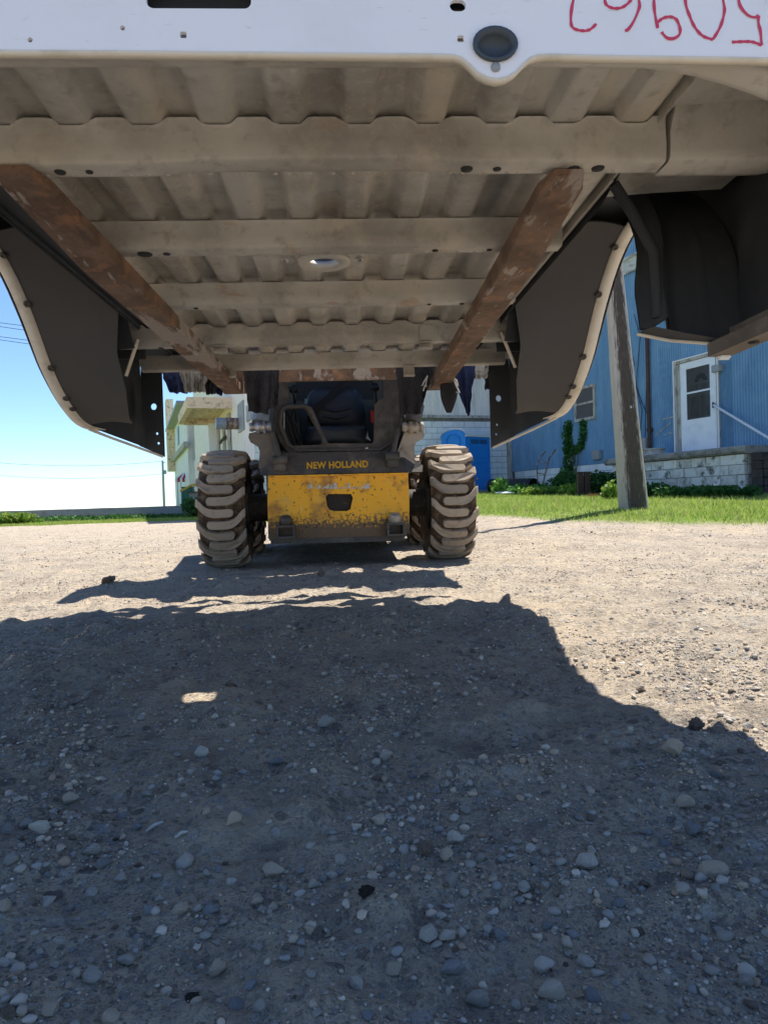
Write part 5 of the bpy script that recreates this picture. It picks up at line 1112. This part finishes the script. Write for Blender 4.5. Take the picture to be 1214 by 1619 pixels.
for i, (sx, yy, rot) in enumerate(((-1, 0, .05), (1, 0, .16), (-1, 1.08, .3), (1, 1.08, .1))):
    zc = .42+(.012 if sx < 0 else .028)*0+float(base_z(0, 5))*0
    wob = SK.inst('wheel', body_m, (sx*.80, yy, zc), (rot, 0, 0))
    o = link('rim', rim_m, wob); o.scale.x = sx
    link('mud', mud_m, wob)['kind'] = 'stuff'
    for k in range(NL):
        for sd in (1, -1):
            q = link('lug', lug_m, wob); q.rotation_euler = (2*pi*(k+(.5 if sd < 0 else 0))/NL, 0, 0)
            if sd < 0: q.scale.x = -1
    SK.part('axle', MB().tube([(sx*.46, yy, .42), (sx*.70, yy, .42)], .10, 16).lathe([(0, .10), (.0, .17), (.03, .17), (.03, .1)], (sx*.64, yy, .42), (sx, 0, 0), 18), 'rim_dark')

# ------------------------------------------------------------------ blankets and cloths over the carriage
def drape(name, quad, ly, m, label, cat, folds=4, amp=.012, seed=0, wave=.012, stitch=True, thick=.012, M=BED, zup=1.30):
    """quad: top-left, top-right, bottom-right, bottom-left in the photograph, hanging in the plane ly"""
    TL, TR, BR, BL = [hit(M, q[0], q[1], 1, ly) for q in quad]; nu, nv = 22, 20; rows = []
    for j in range(nv+1):
        v = j/nv; r_ = []
        for i in range(nu+1):
            u = i/nu; p = TL.lerp(TR, u).lerp(BL.lerp(BR, u), v); wave = min(wave, .006)
            y = ly+amp*sin(u*folds*2*pi+seed+v*1.5)*(.4+.6*v)+.5*amp*mnoise.noise(Vector((u*5, v*4, seed)))*1.5
            z = p.z+wave*mnoise.noise(Vector((u*4, 3, seed)))*v
            r_.append(Vector((p.x+.006*mnoise.noise(Vector((v*5, u*3, seed+4))), y, z)))
        rows.append(r_)
    tops = [[Vector((p.x, ly+(k_*.025), zz)) for p in rows[0]] for k_, zz in ((2.0, zup), (1.2, zup+.02), (.3, zup-.02))]
    allr = tops+rows; back = [[p+Vector((0, thick, 0)) for p in r] for r in allr]
    mb = MB(); mb.sheet(allr, True); mb.sheet(back, True)
    for a_, b_ in ((allr[-1], back[-1]),): mb.sheet([a_, b_], True)
    mb.sheet([[r[0], q[0]] for r, q in zip(allr, back)], True); mb.sheet([[r[-1], q[-1]] for r, q in zip(allr, back)], True)
    base = ((TL.x+TR.x)/2, ly, min(BL.z, BR.z)); root = bpy.data.objects.new(name, None); col.objects.link(root); root.matrix_world = M @ Matrix.Translation(base); tag(root, label, cat)
    link('cloth', mb.mesh('cloth', m, base), root)
    if stitch:
        st = MB(); nu_ = len(rows[0])
        for s_ in range(-nv, nu, 4):
            pts = [rows[j][s_+j]-Vector((0, .0012, 0)) for j in range(0, nv+1) if 0 <= s_+j <= nu]
            if len(pts) > 2: st.tube(pts, .0007, 4, False)
        link('stitching', st.mesh('stitching', 'stitch', base), root)
    return root
drape('moving_blanket', ((386, 580), (426, 580), (424, 655), (392, 650)), 3.42, 'quilt_dark', 'dark quilted blanket bunched beside the left fork', 'blanket', 2, .015, 1)
drape('moving_blanket', ((421, 580), (441, 580), (440, 640), (424, 648)), 3.46, 'quilt_dark', 'dark quilted blanket strip left of the cab opening', 'blanket', 1, .012, 2)
drape('moving_blanket', ((626, 580), (668, 580), (665, 654), (632, 656)), 3.42, 'quilt_dark', 'long dark quilted blanket right of the cab opening', 'blanket', 2, .010, 3)
drape('moving_blanket', ((663, 578), (690, 576), (672, 625), (666, 648)), 3.45, 'quilt_dark', 'dark pointed blanket end hanging inside the right fork', 'blanket', 1, .010, 4)
drape('moving_blanket', ((252, 580), (294, 580), (296, 622), (268, 620)), 3.44, 'quilt_navy', 'navy quilted blanket roll hanging outside the left fork', 'blanket', 1, .02, 5, .02)
drape('rag', ((282, 580), (330, 580), (322, 620), (292, 620)), 3.405, 'cloth_white', 'stained whitish rag hanging left of the left fork', 'rag', 4, .012, 6, .02, False)
drape('rag', ((318, 578), (352, 578), (340, 622), (326, 624)), 3.43, 'quilt_dark', 'ragged dark cloth tail just left of the left fork', 'rag', 3, .012, 7, .03, False)
drape('rag', ((336, 580), (362, 590), (350, 626), (342, 622)), 3.46, 'quilt_navy', 'small navy cloth corner behind the left fork', 'rag', 2, .01, 8, .02, False)
drape('denim_cloth', ((706, 572), (752, 572), (741, 658), (736, 650)), 3.44, 'quilt_navy', 'pointed navy denim cloth hanging right of the right fork', 'cloth', 2, .012, 9, .0, False)
drape('rag', ((748, 574), (772, 574), (770, 597), (752, 599)), 3.47, 'cloth_white', 'off-white rag between the denim and the end of the bed', 'rag', 2, .01, 10, .01, False)
drape('rag', ((765, 574), (778, 574), (776, 614), (767, 616)), 3.49, 'quilt_dark', 'narrow black cloth strip beside the bed end flange', 'rag', 1, .008, 11, .01, False)
# unseen blanket sheet added behind the bed to shape the ground shadow
hp_ = MB(); rows = []
for j in range(17):
    v = j/16; r_ = []
    for i in range(41):
        u = i/40; x = -1.0+2.0*u; y = 3.98+.78*v+.02*mnoise.noise(Vector((u*6, v*2, 3)))+(.025*mnoise.noise(Vector((u*14, 0, 9))) if j in (0, 16) else 0)
        z = 1.50+.06*mnoise.noise(Vector((x*4, y*4, 1)))+.03*sin(x*11)-.10*abs(v-.5)**2*4-.10*max(0, abs(u-.5)-.38)*8
        r_.append((x, y, z))
    rows.append(r_)
hp_.sheet(rows, True); hp_.sheet([[(p[0], p[1], p[2]-.03) for p in r] for r in rows], True)
hp_.sheet([rows[0], [(p[0], p[1], p[2]-.03) for p in rows[0]]]); hp_.sheet([rows[-1], [(p[0], p[1], p[2]-.03) for p in rows[-1]]])
single('moving_blanket', hp_, 'quilt_dark', 'unseen wide dark blanket added behind the lifted bed to cast a shadow band', 'blanket', BED)
# black pouch with a white drawstring
pc0 = hit(BED, 712, 622, 1, 3.38); pt0 = hit(BED, 708, 596, 1, 3.38); pb0 = hit(BED, 711, 652, 1, 3.38)
pch = MB(); prof = []
for t in np.linspace(0, 1, 14): prof.append((t*(pt0.z+.05-pb0.z), .012+.036*sin(min(1, t*1.9)*pi/2)*(1-.35*t)))
pch.lathe(prof, (pb0.x, 3.39, pb0.z), (0, 0, 1), 22)
for v in pch.v: n_ = mnoise.noise(Vector((v.x*30, v.y*30, v.z*12))); v.x += .008*n_; v.y += .006*n_
POU = Thing('drawstring_pouch', 'black drawstring pouch with white cord hanging right of the right fork', 'pouch', BED, tuple(pb0))
POU.part('bag', pch, 'quilt_dark'); POU.part('neck', MB().tube([(pb0.x, 3.39, pt0.z+.04), (pb0.x-.01, 3.40, 1.12), (pb0.x-.01, 3.405, 1.20)], [.022, .018, .02], 8), 'quilt_dark')
POU.part('cord', MB().tube([hit(BED, a_, b_, 1, 3.335) for a_, b_ in ((713, 598), (718, 602), (722, 612), (726, 621), (721, 620))], .004, 6).tube([hit(BED, a_, b_, 1, 3.33) for a_, b_ in ((714, 597), (721, 601), (724, 610))], .004, 6), 'cord_white')
single('cord', MB().tube([hit(BED, a_, b_, 1, 3.38) for a_, b_ in ((676, 594), (670, 604), (667, 610), (672, 608), (669, 618))], .004, 6).tube([hit(BED, a_, b_, 1, 3.38) for a_, b_ in ((676, 594), (673, 606), (674, 612))], .003, 6), 'cord_white', 'thin white tie cord dangling inside the right fork', 'cord', BED)

# ------------------------------------------------------------------ stones
def stone_mesh(seed, sub, name, clod=False):
    r = random.Random(seed); bm = bmesh.new(); bmesh.ops.create_icosphere(bm, subdivisions=sub, radius=.5)
    ang = r.random() < .65; o = Vector((r.random()*50, r.random()*50, r.random()*50))
    planes = [Vector((r.uniform(-1, 1), r.uniform(-1, 1), r.uniform(-1, 1))).normalized() for _ in range(10)]
    for v in bm.verts:
        n = v.co.normalized(); d = .5*(1+.26*mnoise.noise(n*1.3+o)+.14*mnoise.noise(n*2.9+o)+.05*mnoise.noise(n*7+o))
        for p in planes:
            k = n.dot(p)
            if k > 0: d = min(d, (.27 if ang else .36)/k)
        if sub >= 3: d *= 1+.035*mnoise.noise(n*9+o)
        if clod: d *= 1+.30*mnoise.noise(n*4.5+o)+.22*mnoise.noise(n*10+o)
        v.co = n*d
    return bm
smesh = {}
def stone_obj_mesh(i, colr):
    if (i, colr) not in smesh:
        me = bpy.data.meshes.new('stone'); bm = stone_mesh(i, 4 if colr in ('brown', 'dark') else 3, 's', colr in ('brown', 'dark')); bm.to_mesh(me); bm.free(); me.materials.append(STONES[colr]); smesh[(i, colr)] = me
    return smesh[(i, colr)]
def put_stone(x, y, s, colr, label, group, ar=(1, .8, .65), rot=None, i=None, sink=.22):
    z = float(gz(x, y)); o = link('stone', stone_obj_mesh(i if i is not None else random.randrange(9), colr)); h = s*ar[2]
    o.location = (x, y, z+h*(.5-sink)); o.scale = (s*ar[0], s*ar[1], h); o.rotation_euler = (random.uniform(-.2, .2), random.uniform(-.2, .2), rot if rot is not None else random.random()*6.28)
    tag(o, label, 'stone', group); return o
placed = []
def ongr(px, py):
    o, d = ray(px, py); t = -o.z/d.z
    for _ in range(6): p = o+d*t; t = (float(gz(p.x, p.y))-o.z)/d.z
    return o+d*t
special = [
    (1099, 1157, 27, 'brown', (1, .9, .85), 'crumbly brown dirt clod at the right edge of the bed shadow'),
    (1065, 1190, 42, 'tan', (1, .7, .6), 'wide tan stone just inside the shadow edge below the dirt clod'),
    (1080, 1273, 32, 'tan', (1, .85, .8), 'rounded tan stone at right below the wide tan one'),
    (1128, 1386, 50, 'tan', (1, .45, .5), 'long flat-topped tan stone near the right edge'),
    (929, 1369, 33, 'pale', (1, .75, .6), 'smooth egg-shaped pale stone right of centre'),
    (858, 1537, 37, 'pale', (1, .7, .65), 'pale knobby stone above the round one near the bottom right'),
    (873, 1577, 39, 'pale', (1, .8, .75), 'large round tan-grey stone near the bottom right'),
    (757, 1588, 35, 'grey', (1, .8, .7), 'lumpy grey stone at the bottom right of centre'),
    (342, 1543, 34, 'tan', (.9, 1, .7), 'blunt pear-shaped stone at the bottom left of centre'),
    (370, 1309, 30, 'tan', (.85, 1, .8), 'squared blocky tan stone left of centre'),
    (430, 1385, 44, 'tan', (1, .55, .5), 'long half-buried tan stone below the squared one'),
    (578, 1416, 30, 'dark', (1, .9, .5), 'black crumbly clump of dirt in the lower middle'),
    (304, 1581, 24, 'dark', (1, 1, .4), 'small black dirt clump at the bottom left'),
    (66, 1316, 32, 'pale', (1, .75, .65), 'pale oval stone, right one of the pair at the left edge'),
    (42, 1312, 26, 'grey', (1, .8, .6), 'grey oval stone, left one of the pair at the left edge'),
    (110, 1271, 32, 'tan', (1, .7, .6), 'tan oval stone above the pair at the left edge'),
    (148, 1352, 26, 'grey', (1, .75, .6), 'grey-brown stone right of the pair at the left edge'),
    (608, 1194, 25, 'pale', (1, .8, .7), 'pale stone in the middle of the shaded ground'),
    (513, 1152, 28, 'grey', (1, .8, .7), 'grey stone beside the churned lump in the middle'),
    (436, 1210, 28, 'blue', (1, .8, .5), 'bluish stone among the chips left of centre'),
    (462, 1218, 28, 'grey', (1, .7, .5), 'grey flat stone right of the bluish one'),
    (676, 1485, 28, 'pale', (1, .9, .8), 'leftmost of three pale stones in a row at lower right of centre'),
    (706, 1487, 26, 'pale', (1, .9, .8), 'middle one of three pale stones in a row at lower right of centre'),
    (729, 1483, 19, 'pale', (.9, 1, .9), 'rightmost of three pale stones in a row at lower right of centre'),
    (722, 1333, 28, 'pale', (1, .7, .7), 'angular pale stone in the cluster right of centre'),
    (705, 1358, 24, 'tan', (.8, 1, .8), 'tan stone below the angular pale one in the cluster'),
    (838, 1349, 22, 'pale', (1, .8, .7), 'bright pale stone left of the egg-shaped one'),
    (320, 1196, 22, 'pale', (1, .8, .7), 'light stone on the shaded ground left of centre'),
    (495, 1404, 19, 'pale', (.9, 1, .9), 'pale upright pebble, leftmost of the row left of the black clump'),
    (1178, 1557, 22, 'grey', (.9, 1, .8), 'grey stone near the bottom right corner'),
    (200, 1523, 30, 'grey', (1, .6, .5), 'long grey stone near the bottom left'),
    (147, 1550, 34, 'grey', (1, .7, .6), 'grey-blue stone in the bottom left corner area'),
    (170, 922, 26, 'brown', (1, .7, .5), 'low brown lump of dirt in the sunlit gap left of the tire'),
    (508, 915, 14, 'brown', (1, .8, .8), 'brown clod in front of the loader plate'),
]
for (px, py, wpx, c_, ar, lab) in special:
    p = ongr(px, py); s = wpx/FPX*p.y; placed.append((p.x, p.y, s)); put_stone(p.x, p.y, s*1.22, c_, lab, None, ar, rot=random.uniform(-.3, .3), sink=.14)
cnt = 0; GL = {'grey': 'small grey stone lying loose on the gravel', 'pale': 'small pale stone lying loose on the gravel', 'tan': 'small tan stone lying loose on the gravel', 'blue': 'small blue-grey stone lying loose on the gravel', 'brown': 'small brown clod lying loose on the gravel'}
while cnt < 255:
    py = 900+710*random.random()**.6; px = random.uniform(-10, 1224); p = ongr(px, py)
    if vn(p.x*4, p.y*4, 3) < random.random()*.9: continue
    s = min(.026, .006+.0065*random.expovariate(1.0)); s *= 1+.25*max(0, p.y-1.5) if p.y < 3 else 1.4
    if s/p.y*FPX < 9.5 or s > .045: continue
    if any((p.x-a_)**2+(p.y-b_)**2 < ((s+c_)*.6)**2 for a_, b_, c_ in placed): continue
    placed.append((p.x, p.y, s)); cl = random.choices(('grey', 'pale', 'tan', 'blue', 'brown'), (5, 3, 3, 3, 1.2))[0]
    sunny = p.x > float(np.interp(p.y, [1.1, 1.4, 1.7, 1.9, 2.3, 2.9, 3.3], [.66, .55, .46, .46, .50, .56, .52])) or p.y > 3.4
    where = 'on the sunlit gravel' if sunny else ('in the shaded foreground, ' if p.y < 1.1 else 'on the shaded dirt under the bed, ')+('left part' if p.x < -.12 else 'right part' if p.x > .12 else 'middle part')
    nm = {'grey': 'small grey stone', 'pale': 'small pale stone', 'tan': 'small tan stone', 'blue': 'small blue-grey stone', 'brown': 'small brown clod'}[cl]
    put_stone(p.x, p.y, s, cl, nm+' '+where, nm.replace('small ', 'small loose ')+'s '+where, (1, random.uniform(.6, 1), random.uniform(.45, .8)), sink=random.uniform(.15, .45)); cnt += 1
def pebbles():
    Vs = []; Fs = []; Cs = []; off = 0; pal = np.array([(.36, .32, .27), (.50, .43, .345), (.44, .355, .265), (.27, .255, .235), (.32, .28, .23), (.18, .14, .105), (.56, .50, .41), (.38, .27, .19)])
    for (n, y0, y1, umax, s0, s1, sub, cl) in ((36000, .5, 2.1, .66, .0022, .0062, 1, 1.0), (8500, .5, 2.8, .66, .005, .0165, 2, 1.3), (16000, 1.4, 4.4, .66, .004, .010, 1, .9), (14000, 2.5, 9.5, .7, .006, .018, 1, .9), (5000, 6, 22, .7, .012, .03, 1, .6)):
        base = []
        for k in range(10):
            bm = stone_mesh(100+k, sub, 'p'); bm.verts.ensure_lookup_table(); base.append((np.array([v.co[:] for v in bm.verts]), np.array([[v.index for v in f.verts] for f in bm.faces]))); bm.free()
        y = y0+(y1-y0)*rng.random(n)**.8; x = y*umax*(2*rng.random(n)-1)
        k_ = rng.random(n) < np.clip(((vn(x*2.6, y*2.6, 3)*.6+vn(x*9, y*9, 13)*.6)**3.4-.03)*4.2*cl, .02, 1)*(1-lawn(x, y)); x = x[k_]; y = y[k_]; n = len(x)
        s = s0+(s1-s0)*rng.random(n)**2.2; z = gz(x, y); which = rng.integers(0, 10, n); ci = rng.choice(8, n, p=[.22, .07, .20, .16, .2, .09, .01, .05]); cc = pal[ci]*(.75+.5*rng.random((n, 1)))
        for k in range(10):
            m = which == k; bv, bf = base[k]; q = m.sum()
            if q == 0: continue
            th = rng.random(q)*6.283; sc_ = np.stack([s[m], s[m]*(.6+.4*rng.random(q)), s[m]*(.45+.4*rng.random(q))], 1)*1.0
            P_ = bv[None]*sc_[:, None, :]*2*.62; c, s_ = np.cos(th)[:, None], np.sin(th)[:, None]
            X = P_[..., 0]*c-P_[..., 1]*s_; Y = P_[..., 0]*s_+P_[..., 1]*c; Z = P_[..., 2]
            V = np.stack([X+x[m][:, None], Y+y[m][:, None], Z+(z[m]+sc_[:, 2]*.22)[:, None]], -1).reshape(-1, 3)
            F = (bf[None]+(np.arange(q)*len(bv))[:, None, None]+off).reshape(-1, 3); off += len(V); Vs.append(V); Fs.append(F); Cs.append(np.repeat(cc[m], len(bv), 0))
    V = np.concatenate(Vs); F = np.concatenate(Fs); me = bulk('gravel', V, F, 'pebble', np.concatenate(Cs)); tag(link('gravel', me), 'loose grit and small pebbles scattered over the lot', 'gravel', kind='stuff'); print('pebble tris', len(F))
pebbles()
# twigs
for (px, py, px2, py2, lab) in ((231, 1318, 258, 1304, 'thin straw-coloured twig lying left of the squared stone'), (278, 1328, 297, 1319, 'short grey stick chip below the thin twig')):
    a_ = ongr(px, py); b_ = ongr(px2, py2); single('twig', MB().tube([a_+Vector((0, 0, .003)), (a_+b_)/2+Vector((0, 0, .006)), b_+Vector((0, 0, .004))], [.0018, .0026, .0015], 6), 'trim_weathered', lab, 'twig')
